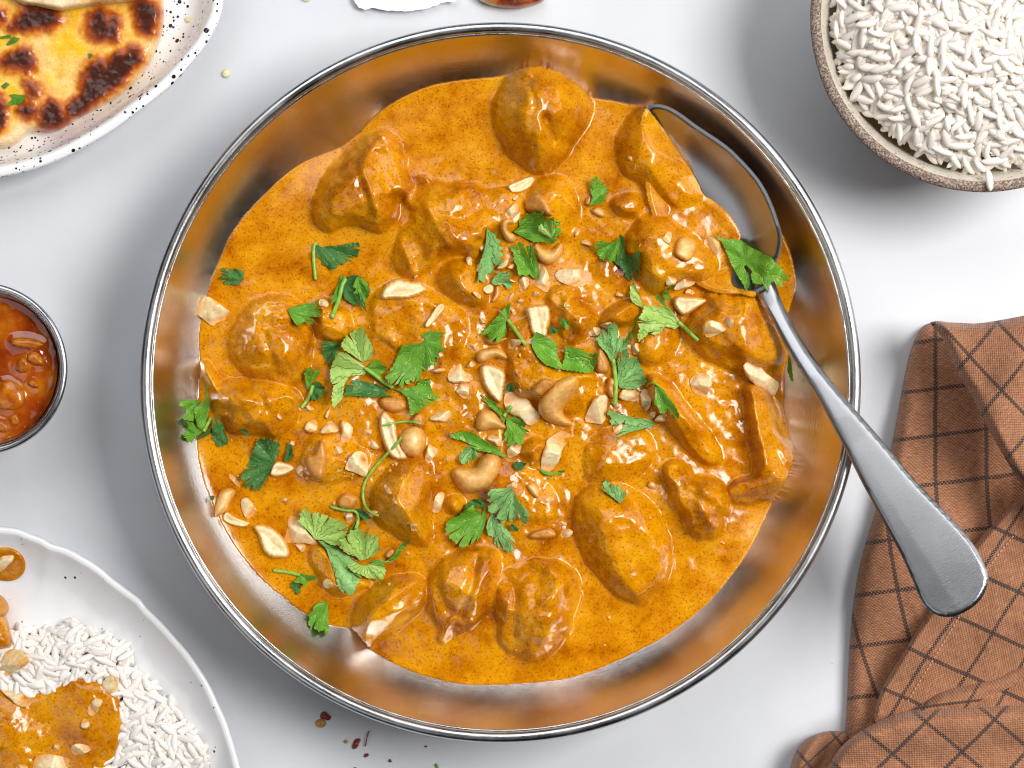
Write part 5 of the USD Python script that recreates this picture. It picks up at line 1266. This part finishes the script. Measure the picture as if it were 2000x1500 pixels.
# (outline, crop, lowest z, thickness mm, char patches, label)
def bread(line, crop, zfloor, thick, chars, label, seed, butter=1.0, rim=16):
    g = polygon(chaikin(pts(line, crop), 2))
    p, t = tri2(g.simplify(.3), 3.2)
    d = shapely.distance(shapely.points(p), g.exterior)
    up = np.sqrt(np.clip(1 - (1 - np.clip(d / rim, 0, 1)) ** 2, 0, 1))
    low = zfloor(p) if callable(zfloor) else np.full(len(p), zfloor)
    z = low + .001 + thick * 1e-3 * up * .9 + .0034 * fbm2(p, 75, 3, seed) * up + .0012 * fbm2(p, 22, 3, seed + 1) * up
    base_ = np.array([.86, .60, .31]) + np.clip(.6 + 1.2 * fbm2(p, 60, 3, seed + 2), 0, 1)[:, None] * (np.array([.92, .74, .48]) - [.86, .60, .31])
    by = np.clip((d - 16) / 26, 0, 1) * np.clip(.95 + 2.2 * fbm2(p, 80, 3, seed + 3), 0, 1) * butter
    col = base_ + (np.array([.95, .54, .025]) - base_) * (by * 1.0)[:, None]
    ch = np.zeros(len(p))
    for line_ in chars:
        gc = polygon(chaikin(pts(line_, crop), 2))
        dc = shapely.distance(shapely.points(p), gc) - np.where(shapely.contains_xy(gc, p[:, 0], p[:, 1]), shapely.distance(shapely.points(p), gc.exterior), 0)
        dc = dc - 6 + 30 * fbm2(p, 30, 5, seed + 4) + 14 * fbm2(p, 9, 3, seed + 5)
        ch = np.maximum(ch, np.clip(.5 - dc / 36, 0, 1))
        z = z + .0011 * np.clip(.5 - dc / 20, 0, 1) + .0008 * fbm2(p, 9, 3, seed + 8) * np.clip(.5 - dc / 12, 0, 1)
    ramp = np.array([(0, 1, 1, 1), (.16, .94, .60, .20), (.36, .74, .28, .032), (.58, .44, .090, .012), (.8, .17, .030, .009), (1, .06, .016, .009)])
    mul = np.stack([np.interp(ch, ramp[:, 0], ramp[:, k]) for k in (1, 2, 3)], 1)
    dark = np.stack([np.interp(ch, ramp[:, 0], ramp[:, k]) for k in (1, 2, 3)], 1)
    w = np.clip(ch / .5, 0, 1)[:, None]
    col = col * (1 - w) * (.55 + .45 * mul) + dark * w
    col = col * (1 + .22 * fbm2(p, 9, 2, seed + 6))[:, None]
    v, f, n, ix = slab(p, t, z, np.minimum(low + .0004, z - .001))
    put('flatbread', v, f, 'bread', label, 'flatbread', n=n, col=np.clip(col, 0, 1)[ix])
    return g, p, z


zn = lambda p: plate_z(p, Rn, (-75, -170), .021, NIN)
gb, pb, zb_ = bread('0,1165 60,1150 120,1132 160,1100 200,1060 245,1030 300,1022 350,1030 400,1034 460,1020 500,1002 560,960 620,925 700,880 800,832 880,785 950,742 1030,670 1100,602 1150,530 1185,470 1215,400 1240,340 1258,290 1270,240 1278,170 1280,100 1278,40 1270,-40 1230,-180 1120,-340 900,-480 600,-560 200,-580 -200,-540 -560,-420 -800,-200 -900,100 -860,450 -700,780 -480,1000 -240,1130',
                    'N', zn, 9.5, CHAR, 'buttered flatbread with dark charred blisters, lowest on the speckled plate', 11)
tb = spatial.cKDTree(pb)
zb2 = lambda p: zb_[tb.query(p)[1]]
bread('70,-60 120,0 150,22 180,40 230,40 280,46 340,60 400,72 450,84 490,86 545,76 600,66 650,60 700,50 780,40 850,30 930,22 1000,14 1060,6 1110,-10 1180,-60 1150,-300 900,-460 500,-500 200,-400 60,-200', 'N', zb2, 9, ['600,-100 800,-140 900,-60 700,-40', '250,-120 350,-180 420,-100 300,-60'], 'second flatbread stacked on top, only its pale lower edge in the picture', 31, .3, 12)
bread('1265,-14 1290,6 1320,20 1355,36 1400,46 1450,53 1500,58 1550,55 1600,46 1650,32 1700,14 1725,-20 1700,-160 1500,-220 1320,-160', 'V', .0, 7, ['1360,-60 1380,14 1440,26 1520,30 1600,22 1690,4 1680,-60', '1480,-160 1600,-160 1600,-100 1480,-100'], 'piece of charred flatbread on the table at the top edge, right of the torn paper', 51, .5, 12)
# chopped herb on the flatbread
for i, (line, lab_) in enumerate([('0,285 80,270 90,295 0,302', 'thin green herb strip at the left edge of the flatbread'), ('80,310 105,285 155,300 130,330 65,355 50,345', 'bent green herb bit beside the thin strip on the flatbread'), ('690,420 705,415 725,430 695,457', 'single tiny green herb fleck in the middle of the flatbread'),
                                  ('10,670 50,640 75,660 35,695', 'short green herb bit between the left char marks on the flatbread'), ('45,830 100,770 75,740 110,735 200,745 190,775 160,810 165,830 140,810', 'largest chopped green herb shred on the flatbread')]):
    g = polygon(pts(line, 'N'))
    p, t = tri2(g, 2)
    z = zb2(p) + .0007 + .0008 * np.abs(fbm2(p, 10, 2, i))
    v, f, n, ix = slab(p, t, z, z - .0004)
    put('herb_bit', v, f, 'leaf_mid', lab_, 'herb', 'chopped herb on the flatbread', n=n, uv=((p - p.mean(0)) / 12)[ix])

# torn paper at the top edge
tear = chaikin(pts('470,-120 470,0 480,18 492,30 500,50 520,54 545,62 560,60 580,54 600,50 625,58 650,62 680,68 720,66 745,72 780,70 800,76 830,72 860,70 900,61 925,62 960,54 985,40 1010,36 1040,20 1060,16 1082,10 1100,16 1125,14 1140,4 1148,-8 1140,-120', 'V'), 1)
g = polygon(tear + .9 * np.stack([fbm2(tear, 4, 2, 5), fbm2(tear, 4, 2, 6)], 1) * 3)
p, t = tri2(g, 3)
z = .0012 + .0022 * (fbm2(p, 60, 3, 8) + .5) + .0012 * np.clip(1 - shapely.distance(shapely.points(p), g.exterior) / 20, 0, 1)
v, f, n, ix = slab(p, t, z, z - .0004)
put('torn_paper', v, f, 'paper', 'piece of white paper with a torn edge at the top of the picture', 'paper', n=n)

# ---------------------------------------------------------------- rice
def grain_mesh(seed):
    r = np.random.default_rng(seed)
    L, w = .0090 * r.choice([.5, .8, .92, 1.0, 1.08, 1.15]) * r.uniform(.95, 1.05), .00143 * r.uniform(.86, 1.12)
    s = np.linspace(-1, 1, 11)
    rad = w * (1 - np.abs(s) ** 2.7) ** .68 + 1e-5
    bend = r.uniform(-.0004, .0004)
    path = np.stack([s * L / 2, bend * (1 - s ** 2) * 2, .3 * bend * s], 1)
    v, f, n = tube(path, rad, 9, .78)
    return v, f, n


GR = [grain_mesh(i) for i in range(12)]


def pose(pos, yaw, pitch, roll, s):
    cy, sy, cp, sp, cr, sr = math.cos(yaw), math.sin(yaw), math.cos(pitch), math.sin(pitch), math.cos(roll), math.sin(roll)
    R_ = np.array([[cy, -sy, 0], [sy, cy, 0], [0, 0, 1]]) @ np.array([[cp, 0, -sp], [0, 1, 0], [sp, 0, cp]]) @ np.array([[1, 0, 0], [0, cr, -sr], [0, sr, cr]])
    m = np.eye(4); m[:3, :3] = (R_ * s).T; m[3, :3] = pos
    return Gf.Matrix4d(m.tolist())


protos = {}


def grain(pos, yaw, pitch, r, label, group, mat):
    k = int(r.integers(len(GR)))
    path = numbered('/World', 'rice_grain')
    x = UsdGeom.Xform.Define(stage, path)
    x.AddTransformOp().Set(pose(pos, yaw, pitch, r.normal(0, .45), r.uniform(.9, 1.08)))
    if (k, mat) not in protos:
        cls = stage.CreateClassPrim(f'/World/Looks/grain_{mat}_{k:03d}')
        cls.SetTypeName('Xform')
        v, f, n = GR[k]
        write(f'{cls.GetPath()}/grain', v, f, mat, n)
        protos[(k, mat)] = cls.GetPath()
    x.GetPrim().GetReferences().AddInternalReference(protos[(k, mat)])
    x.GetPrim().SetInstanceable(True)
    tag(x.GetPrim(), label, 'rice grain', group)


def rice_stuff(name, places, mat, label):
    vs, fs, ns, k = [], [], [], 0
    for pos, yaw, pitch, r in places:
        v, f, n = GR[int(r.integers(len(GR)))]
        m = np.array(pose(pos, yaw, pitch, r.normal(0, .45), r.uniform(.9, 1.08)))
        vs.append(v @ m[:3, :3] + m[3, :3]); ns.append(n @ m[:3, :3]); fs.append(f + k); k += len(v)
    n = np.vstack(ns); n /= np.linalg.norm(n, axis=1, keepdims=True)
    put(name, np.vstack(vs), np.vstack(fs), mat, label, 'rice', kind='stuff', n=n)


def scatter(region, count, gap, zfn, r, pit=.22):
    x0, y0, x1, y1 = region.bounds
    out, tries = [], 0
    while len(out) < count and tries < 60:
        c_ = np.stack([r.uniform(x0, x1, 400), r.uniform(y0, y1, 400)], 1)
        c_ = c_[shapely.contains_xy(region, c_[:, 0], c_[:, 1])]
        for q in c_:
            if len(out) < count and all((q[0] - o[0]) ** 2 + (q[1] - o[1]) ** 2 > gap ** 2 for o in out[-400:]):
                out.append(q)
        tries += 1
    out = np.array(out)
    z = zfn(out)
    e = 3.0
    zx = (zfn(out + [e, 0]) - zfn(out - [e, 0])) / (2 * e * S); zy = -(zfn(out + [0, e]) - zfn(out - [0, e])) / (2 * e * S)
    res = []
    for q, zz_, ax_, ay_ in zip(out, z, zx, zy):
        yaw = 9 * float(fbm2(q[None], 48, 2, 88)[0]) + r.normal(0, 1.1)
        slope = math.atan(np.clip(ax_ * math.cos(yaw) + ay_ * math.sin(yaw), -1.2, 1.2))
        res.append((world(q, zz_), yaw, slope + r.normal(0, pit), r))
    return res


r = np.random.default_rng(5)
BC = np.array([1922., 36.])
def mound(p):
    d = np.linalg.norm(p - BC, axis=1)
    return .0500 + .030 * np.clip(1 - (d / 330) ** 2, 0, 1) ** .9 + .0050 * fbm2(p, 55, 3, 61)
disc = shapely.Point(*BC).buffer(289, 64)
rag = np.array(disc.exterior.coords)[:-1]
rag = BC + (rag - BC) * (1 + .10 * fbm2(rag, 40, 3, 62) - .01)[:, None]
disc = polygon(rag)
frame = shapely.box(-30, -30, 2030, 1530)
seen = disc.intersection(frame)
g = shapely.Point(*BC).buffer(270, 64)
p, t = tri2(g.intersection(shapely.box(1500, -260, 2240, 400)), 12)
zc_ = mound(p) - .0036 - .004 * np.clip(np.linalg.norm(p - BC, axis=1) / 250 - .8, 0, 1) * 5
core_v, core_f, core_n, _ = slab(p, t, zc_, zc_ - .012)
under_rice = scatter(seen.buffer(7), 700, 6, lambda q: mound(q) - .0028, r, .2) + scatter(seen.buffer(2), 560, 7, lambda q: mound(q) - .0014, r, .2) + scatter(polygon(rag).difference(frame), 260, 14, lambda q: mound(q) - .0005, r, .3)
rice_stuff('rice_heap', under_rice, 'rice_bowl_grain', 'deeper layers of white rice in the stoneware bowl')
put('rice_core', core_v, core_f, 'rice_bowl_grain', 'packed white rice below the loose grains in the stoneware bowl', 'rice', kind='stuff', n=core_n)
for a_ in scatter(seen, 182, 20, lambda q: mound(q) + .0002, r, .22):
    grain(*a_, 'long white rice grain on the heap in the brown rimmed stoneware bowl', 'rice grains heaped in the stoneware bowl', 'rice_bowl_grain')
grain(world(np.array([1932., 352.]), .0632), -1.42, -.12, r, 'lone rice grain hanging over the brown bowl rim, pointing down at the table', None, 'rice_bowl_grain')

zpl = lambda p: plate_z(p, Rp, (-60, 1560), .018, PIN)
RICE = polygon(chaikin(pts('-60,1240 0,1226 45,1228 75,1236 95,1228 130,1216 150,1212 165,1232 200,1232 236,1256 262,1285 254,1305 300,1332 318,1362 345,1370 350,1412 380,1428 404,1452 402,1500 390,1560 300,1640 100,1660 -60,1650'), 1))
POOL = polygon(chaikin(pts('-60,1320 -20,1335 0,1342 30,1350 62,1354 80,1352 110,1339 130,1328 148,1323 170,1326 197,1332 222,1350 236,1366 244,1398 234,1440 230,1470 212,1500 160,1560 60,1600 -60,1600'), 1))
POOL = polygon((lambda q_: q_ + 9 * np.stack([fbm2(q_, 24, 4, 201), fbm2(q_, 24, 4, 202)], 1))(np.array(POOL.segmentize(4).exterior.coords)[:-1]))
def rise(p):
    d = shapely.distance(shapely.points(p), RICE.exterior) * np.where(shapely.contains_xy(RICE, p[:, 0], p[:, 1]), 1, 0)
    return zpl(p) + .0012 + .0085 * np.sqrt(np.clip(1 - (1 - np.clip(d / 70, 0, 1)) ** 2, 0, 1)) + .0030 * fbm2(p, 45, 3, 63) * np.clip(d / 25, 0, 1)
vis = RICE.difference(POOL.buffer(-14)).intersection(shapely.box(-30, 1000, 520, 1525))
rice_stuff('rice_layer', scatter(vis.buffer(-2), 330, 7, lambda q: rise(q) - .0018, r, .2) + scatter(vis.buffer(-3), 240, 9, lambda q: rise(q) - .0009, r, .2), 'rice', 'deeper layer of white rice on the white plate')
for a_ in scatter(vis, 112, 17, lambda q: rise(q) + .0001, r, .2):
    grain(*a_, 'long white rice grain beside the curry on the white plate', 'rice grains on the white plate', 'rice')

# curry on the plate
p, t = tri2(POOL, 3)
d = shapely.distance(shapely.points(p), POOL.exterior)
up = np.sqrt(np.clip(1 - (1 - np.clip(d / 22, 0, 1)) ** 2, 0, 1))
lump = np.zeros(len(p))
for cx, cy, rx, h in ((0, 1425, 55, 4.5), (60, 1440, 30, 2.2), (165, 1400, 45, 1.0), (20, 1480, 50, 3)):
    lump = np.maximum(lump, h * 1e-3 * np.exp(-(np.hypot(p[:, 0] - cx, p[:, 1] - cy) / rx) ** 3))
z = zpl(p) + .0078 + .0042 * up + lump * up + .0022 * fbm2(p, 40, 3, 64) * up + .0006 * fbm2(p, 10, 2, 65)
v, f, n, ix = slab(p, t, z, np.maximum(z - .006, zpl(p) + .0015))
put('curry_serving', v, f, 'curry', 'pool of orange curry lying on the rice of the white plate', 'curry', n=n)
tp = spatial.cKDTree(p); zp_ = z.copy()
on_pool = lambda q: zp_[tp.query(q)[1]]
g = polygon(chaikin(pts('-20,1185 0,1192 14,1207 20,1232 27,1256 20,1268 4,1272 -20,1280 -60,1270 -70,1200'), 2))
p, t = tri2(g, 3)
d = shapely.distance(shapely.points(p), g.exterior)
z = zpl(p) + .004 + .011 * np.sqrt(np.clip(1 - (1 - np.clip(d / 30, 0, 1)) ** 2, 0, 1)) + .0014 * fbm2(p, 16, 3, 66)
v, f, n, ix = slab(p, t, z, zpl(p) + .0005)
put('chicken_piece', v, f, 'curry', 'sauced chicken piece at the left edge of the picture on the white plate', 'chicken piece', n=n)
tc = spatial.cKDTree(p); zc2 = z.copy()
g = polygon(chaikin(pts('-40,1075 0,1069 22,1069 40,1079 50,1096 49,1115 40,1128 22,1136 0,1134 -30,1130 -55,1100'), 2))
p, t = tri2(g, 3)
d = shapely.distance(shapely.points(p), g.exterior)
z = zpl(p) + .0004 + .0016 * np.sqrt(np.clip(1 - (1 - np.clip(d / 10, 0, 1)) ** 2, 0, 1))
v, f, n, ix = slab(p, t, z, zpl(p) + .0001)
put('curry_splash', v, f, 'curry', 'round splash of curry near the rim of the white plate', 'curry', n=n)
zs_ = float(np.median(z))
PN = [('Q', '-40,255 10,250 50,243 82,250 75,290 45,310 15,345 -20,350 -50,320', 'c', 4, 'cashew piece sitting on the round curry splash', lambda q: np.full(len(q), zs_)),
      ('Q', '-40,470 10,490 40,525 53,560 40,600 10,612 -40,610', 't', 5, 'golden cashew on the chicken piece at the left picture edge', lambda q: zc2[tc.query(q)[1]]),
      ('Q', '0,850 60,805 110,810 160,850 165,890 90,930 20,965 0,975 -30,930', 'c', 6, 'large two part cashew on the rice at the left picture edge', lambda q: rise(q)),
      ('Q', '0,1000 50,1015 75,1045 140,1065 185,1105 165,1140 110,1135 60,1095 10,1050', 'c', 4.5, 'slanted cashew piece at the edge of the plated curry', on_pool),
      ('Q', '595,1015 640,948 685,985 690,1040 660,1075 610,1050', 'c', 6, 'cashew chunk where plated rice and curry meet', on_pool),
      ('Q', '508,1165 545,1095 600,1095 600,1125 560,1185 530,1195', 'c', 3.4, 'cream cashew bar in the middle of the plated curry', on_pool),
      ('Q', '470,1250 495,1205 530,1240 515,1275 480,1270', 'c', 2.6, 'small yellowish nut chip on the plated curry', on_pool),
      ('Q', '412,1400 430,1358 490,1360 540,1385 500,1415 450,1428', 'c', 2.8, 'white nut flake low on the plated curry', on_pool),
      ('Q', '170,1490 200,1440 270,1420 340,1430 440,1455 410,1490 340,1520 220,1530', 'c', 4.4, 'long cashew piece at the bottom picture edge on the plated curry', on_pool),
      ('Q', '305,1385 325,1355 350,1365 345,1395 320,1400', 'c', 2.4, 'tiny golden nut on the plated curry left of the white flake', on_pool),
      ('Q', '90,1500 110,1480 160,1485 165,1520 100,1525', 'c', 2.6, 'nut bit at the bottom left picture edge on the plated curry', on_pool)]
for i, (cc, line, kind, h, lab_, gfn) in enumerate(PN):
    v, f, n, col, g, p, z = make_nut(pts(line, cc), h, kind, gfn, 6000 + i)
    put('cashew_piece', v, f, 'cashew', lab_, 'cashew', 'cashews on the white plate', n=n, col=col)

# ---------------------------------------------------------------- crumbs and drops on the table
def blob(name, line, crop, h, mat, label, cat, group=None, zf=0.0, seed=0):
    g = polygon(chaikin(pts(line, crop), 2))
    p, t = tri2(g, 1.6)
    d = shapely.distance(shapely.points(p), g.exterior); D = d.max()
    low = zf(p) if callable(zf) else np.full(len(p), zf)
    z = low + .0003 + h * 1e-3 * np.sqrt(np.clip(1 - (1 - np.clip(d / D, 0, 1)) ** 2, 0, 1)) * (1 + .6 * fbm2(p, 5, 2, seed))
    v, f, n, ix = slab(p, t, z, low + .0001)
    put(name, v, f, mat, label, cat, group, n=n)


def circle(x, y, rx, ry=None):
    a_ = np.linspace(0, 2 * np.pi, 15)[:-1]
    return ' '.join(f'{x + rx * math.cos(q):.1f},{y + (ry or rx) * math.sin(q):.1f}' for q in a_)


FL = 'chili crumbs on the table below the pan'
blob('chili_flake', '500,185 520,155 545,160 562,182 592,195 575,232 540,222 500,215', 'U', 1.2, 'chili_red', 'dark red chili flake touching the flat yellow seed', 'chili flake', FL, seed=1)
blob('chili_seed', circle(504, 252, 44, 34), 'U', 1.1, 'chili_seed', 'flat yellow chili seed below the left rim of the pan', 'seed', seed=2)
blob('chili_seed', circle(703, 394, 17, 16), 'U', .9, 'chili_seed', 'tiny brown seed left of the twisted red flake', 'seed', seed=3)
blob('chili_flake', '748,450 752,420 770,375 800,365 822,382 805,400 800,430 775,455', 'U', 1.3, 'chili_red', 'twisted bright red chili flake, largest of the lower crumbs', 'chili flake', FL, seed=4)
blob('chili_flake', '840,515 845,490 875,482 885,502 860,520', 'U', 1.0, 'chili_red', 'small square red flake below the twisted one', 'chili flake', FL, seed=5)
blob('chili_flake', '1035,552 1032,540 1048,526 1066,552 1048,558', 'U', .9, 'chili_red', 'small red flake nearest the green stem end', 'chili flake', FL, seed=6)
blob('chili_flake', '1310,425 1342,425 1338,438 1320,440', 'U', .8, 'chili_red', 'thin half round red flake closest to the pan rim', 'chili flake', FL, seed=7)
blob('chili_flake', '762,612 768,592 785,594 786,612', 'U', .9, 'chili_red', 'dark red flake cut by the bottom picture edge', 'chili flake', FL, seed=8)
q = spline(pts('882,312 872,345 862,385 854,430', 'U'), 12)
v, f, n = tube(world(q, .0008 + .0008 * np.sin(np.linspace(0, 3, 12))), .00028, 7)
put('saffron_thread', v, f, 'chili_red', 'thin dark red thread right of the twisted chili flake', 'spice thread', n=n)
blob('herb_bit', '1400,565 1415,562 1425,580 1430,606 1414,606 1404,585', 'U', 1.4, 'stem', 'green stem end at the bottom picture edge below the pan', 'herb', seed=9)
OIL = 'drops of oil by the speckled plate'
blob('oil_drop', circle(441, 143.5, 9), 'P', 1.3, 'oil', 'pale yellow oil drop on the table between speckled plate and pan', 'oil drop', OIL, seed=10)
blob('oil_drop', circle(597, -3, 10, 7), 'P', 1.2, 'oil', 'yellow oil drop at the top picture edge left of the paper', 'oil drop', OIL, seed=11)
blob('oil_drop', circle(366, 38, 6), 'P', .7, 'oil', 'oil drop on the right inside of the speckled plate', 'oil drop', OIL, zf=zn, seed=12)
blob('oil_drop', circle(57, 305, 7, 4), 'P', .7, 'oil', 'left one of two oil drops at the lower inside of the speckled plate', 'oil drop', OIL, zf=zn, seed=13)
blob('oil_drop', circle(79, 305, 6, 4), 'P', .7, 'oil', 'right one of two oil drops at the lower inside of the speckled plate', 'oil drop', OIL, zf=zn, seed=14)
# ---------------------------------------------------------------- checked linen napkin, folded
nap = Thing('napkin', [*world(np.array([1850., 1100.]), .0)[:2], 0], 'brown linen napkin with a thin black check, loosely folded under the spoon handle', 'napkin')


def bend1(y):
    return np.where(y > 900, .00041 * (y - 900) ** 2, 0)


def uv1(p):
    x, y = p[:, 0], p[:, 1]
    return np.stack([(x - 1777 - bend1(y)) / 100, np.interp(y + .12 * (x - 1777), [520, 620, 720, 811, 902, 1000, 1100, 1200, 1300, 1400, 1600], np.arange(-2, 9))], 1)


def uvd(o, d1, n1, d2, n2, warp=0, seed=0):
    d1, d2 = np.array(d1, float), np.array(d2, float)
    d1 /= np.linalg.norm(d1); d2 /= np.linalg.norm(d2)
    B = np.linalg.inv(np.stack([d1 * n1, d2 * n2], 1))

    def fn(p):
        q = p - o
        if warp:
            q = q + warp * np.stack([fbm2(p, 160, 2, seed), fbm2(p, 160, 2, seed + 1)], 1)
        return q @ B.T
    return fn


def fold(line, zfn, uvfn, rim, seed, under=2.2, free=None, wr=1.0):
    """One layer of cloth: rim = how many pixels the folded edge takes to roll over."""
    g = polygon(chaikin(pts(line), 2))
    p, t = tri2(g.simplify(.3), 5)
    d = shapely.distance(shapely.points(p), g.exterior if free is None else shapely.LineString(chaikin(pts(free), 2, False)))
    up = np.sqrt(np.clip(1 - (1 - np.clip(d / rim, 0, 1)) ** 2, 0, 1))
    z = zfn(p)
    z = z - (1 - up) * np.minimum(z - .0012, .0150) + wr * up * (.0085 * fbm2(p, 110, 3, seed) + .0022 * fbm2(p, 34, 3, seed + 1))
    z = np.maximum(z, .0012)
    v, f, n, ix = slab(p, t, z, np.maximum(z - under * 1e-3, .0003))
    uv = uvfn(p) + .5 + .03 * np.stack([fbm2(p, 30, 3, seed + 5), fbm2(p, 30, 3, seed + 6)], 1)
    put('fold', v, f, 'linen', parent=nap, n=n, uv=uv[ix])
    return p, z


ramp2 = lambda a, b, x: np.clip((x - a) / (b - a), 0, 1)
# under layer, along the left
fold('1822,628 1800,638 1786,664 1776,690 1768,728 1760,770 1755,800 1748,838 1741,872 1728,930 1709,1003 1696,1043 1680,1097 1671,1150 1665,1190 1660,1248 1657,1302 1655,1360 1652,1410 1650,1450 1700,1480 1800,1490 2080,1490 2080,640 1900,632',
     lambda p: .0125 + .004 * np.sin((p[:, 0] - .25 * p[:, 1]) / 75) - .0115 * np.exp(-(((p[:, 0] - 1955) / 50) ** 2 + ((p[:, 1] - 965) / 75) ** 2)), uv1, 30, 21,
     free='1900,632 1822,628 1800,638 1786,664 1776,690 1768,728 1760,770 1755,800 1748,838 1741,872 1728,930 1709,1003 1696,1043 1680,1097 1671,1150 1665,1190 1660,1248 1657,1302 1655,1360 1652,1410 1650,1450')
# big flap, upper right
fold('1812,630 1835,626 1870,634 1910,632 1950,626 2000,616 2090,600 2090,1100 2040,1010 1996,950 1969,906 1946,866 1919,818 1896,766 1872,736 1852,684 1838,656 1826,640',
     lambda p: .050 + .010 * np.exp(-((p[:, 0] - 1990 + .6 * (p[:, 1] - 760)) / 90) ** 2) - .004 * ramp2(700, 620, p[:, 1]), uvd((1949, 695), (-180, 230), 86, (220, 228), 93, 16, 3), 20, 31,
     free='2090,600 2000,616 1950,626 1910,632 1870,634 1835,626 1812,630 1826,640 1838,656 1852,684 1872,736 1896,766 1919,818 1946,866 1969,906 1996,950 2040,1010 2090,1100')
# hemmed flap, lower right
_last = fold('2090,890 2000,967 1968,992 1938,1026 1907,1061 1860,1130 1811,1201 1781,1244 1752,1295 1730,1327 1712,1363 1702,1406 1740,1440 1850,1450 2090,1440',
     lambda p: .0240 + .006 * ramp2(1750, 2020, p[:, 0]) + .0035 * np.sin((p[:, 0] * .5 + p[:, 1]) / 46) * ramp2(1240, 1330, p[:, 1]), uvd((1874, 1259), (-142, 223), 95, (210, 97), 83, 14, 7), 9, 41, wr=.8,
     free='2090,890 2000,967 1968,992 1938,1026 1907,1061 1860,1130 1811,1201 1781,1244 1752,1295 1730,1327 1712,1363 1702,1406')
hem_p, hem_z = _last
hq = spline(pts('1985,1040 1935,1100 1885,1185 1835,1268 1800,1325 1768,1378'), 90)
vs_, fs_, k_ = [], [], 0
for i in range(0, 88, 2):
    hz = hem_z[spatial.cKDTree(hem_p).query(hq[i:i + 2])[1]] + .0003
    v, f, n = tube(world(hq[i:i + 2], hz), .00035, 5)
    vs_.append(v); fs_.append(f + k_); k_ += len(v)
put('stitching', np.vstack(vs_), np.vstack(fs_), 'paper_thread', parent=nap)
# small roll above the bottom fold
fold('1730,1400 1780,1384 1822,1352 1850,1338 1890,1330 1930,1318 1965,1300 2000,1284 2090,1250 2090,1460 1800,1450',
     lambda p: .026 + .004 * np.exp(-((p[:, 1] - 1368 + .35 * (p[:, 0] - 1850)) / 30) ** 2), uvd((1958, 1332), (-.5, .85), 80, (.98, -.1), 90, 10, 9), 26, 51,
     free='1730,1400 1780,1384 1822,1352 1850,1338 1890,1330 1930,1318 1965,1300 2000,1284 2090,1250')
# thick fold along the bottom
fold('1608,1510 1619,1493 1637,1464 1658,1444 1680,1428 1716,1410 1752,1392 1806,1384 1850,1380 1896,1378 1950,1374 2000,1370 2090,1366 2090,1620 1580,1620',
     lambda p: .033 + .006 * np.exp(-((p[:, 1] - 1420 + .08 * (p[:, 0] - 1800)) / 40) ** 2), uvd((1808, 1469), (200, 165), 93, (-180, 175), 90, 16, 11), 26, 61,
     free='1608,1510 1619,1493 1637,1464 1658,1444 1680,1428 1716,1410 1752,1392 1806,1384 1850,1380 1896,1378 1950,1374 2000,1370 2090,1366')
# small rolled corner, bottom left
fold('1540,1515 1547,1484 1556,1464 1568,1450 1588,1436 1612,1428 1636,1427 1656,1430 1660,1450 1640,1480 1622,1520 1600,1600 1530,1600',
     lambda p: .015 + .004 * np.sin((p[:, 0] + .5 * p[:, 1]) / 14), uvd((1590, 1450), (.75, -.66), 75, (.66, .75), 48, 12, 13), 24, 71)
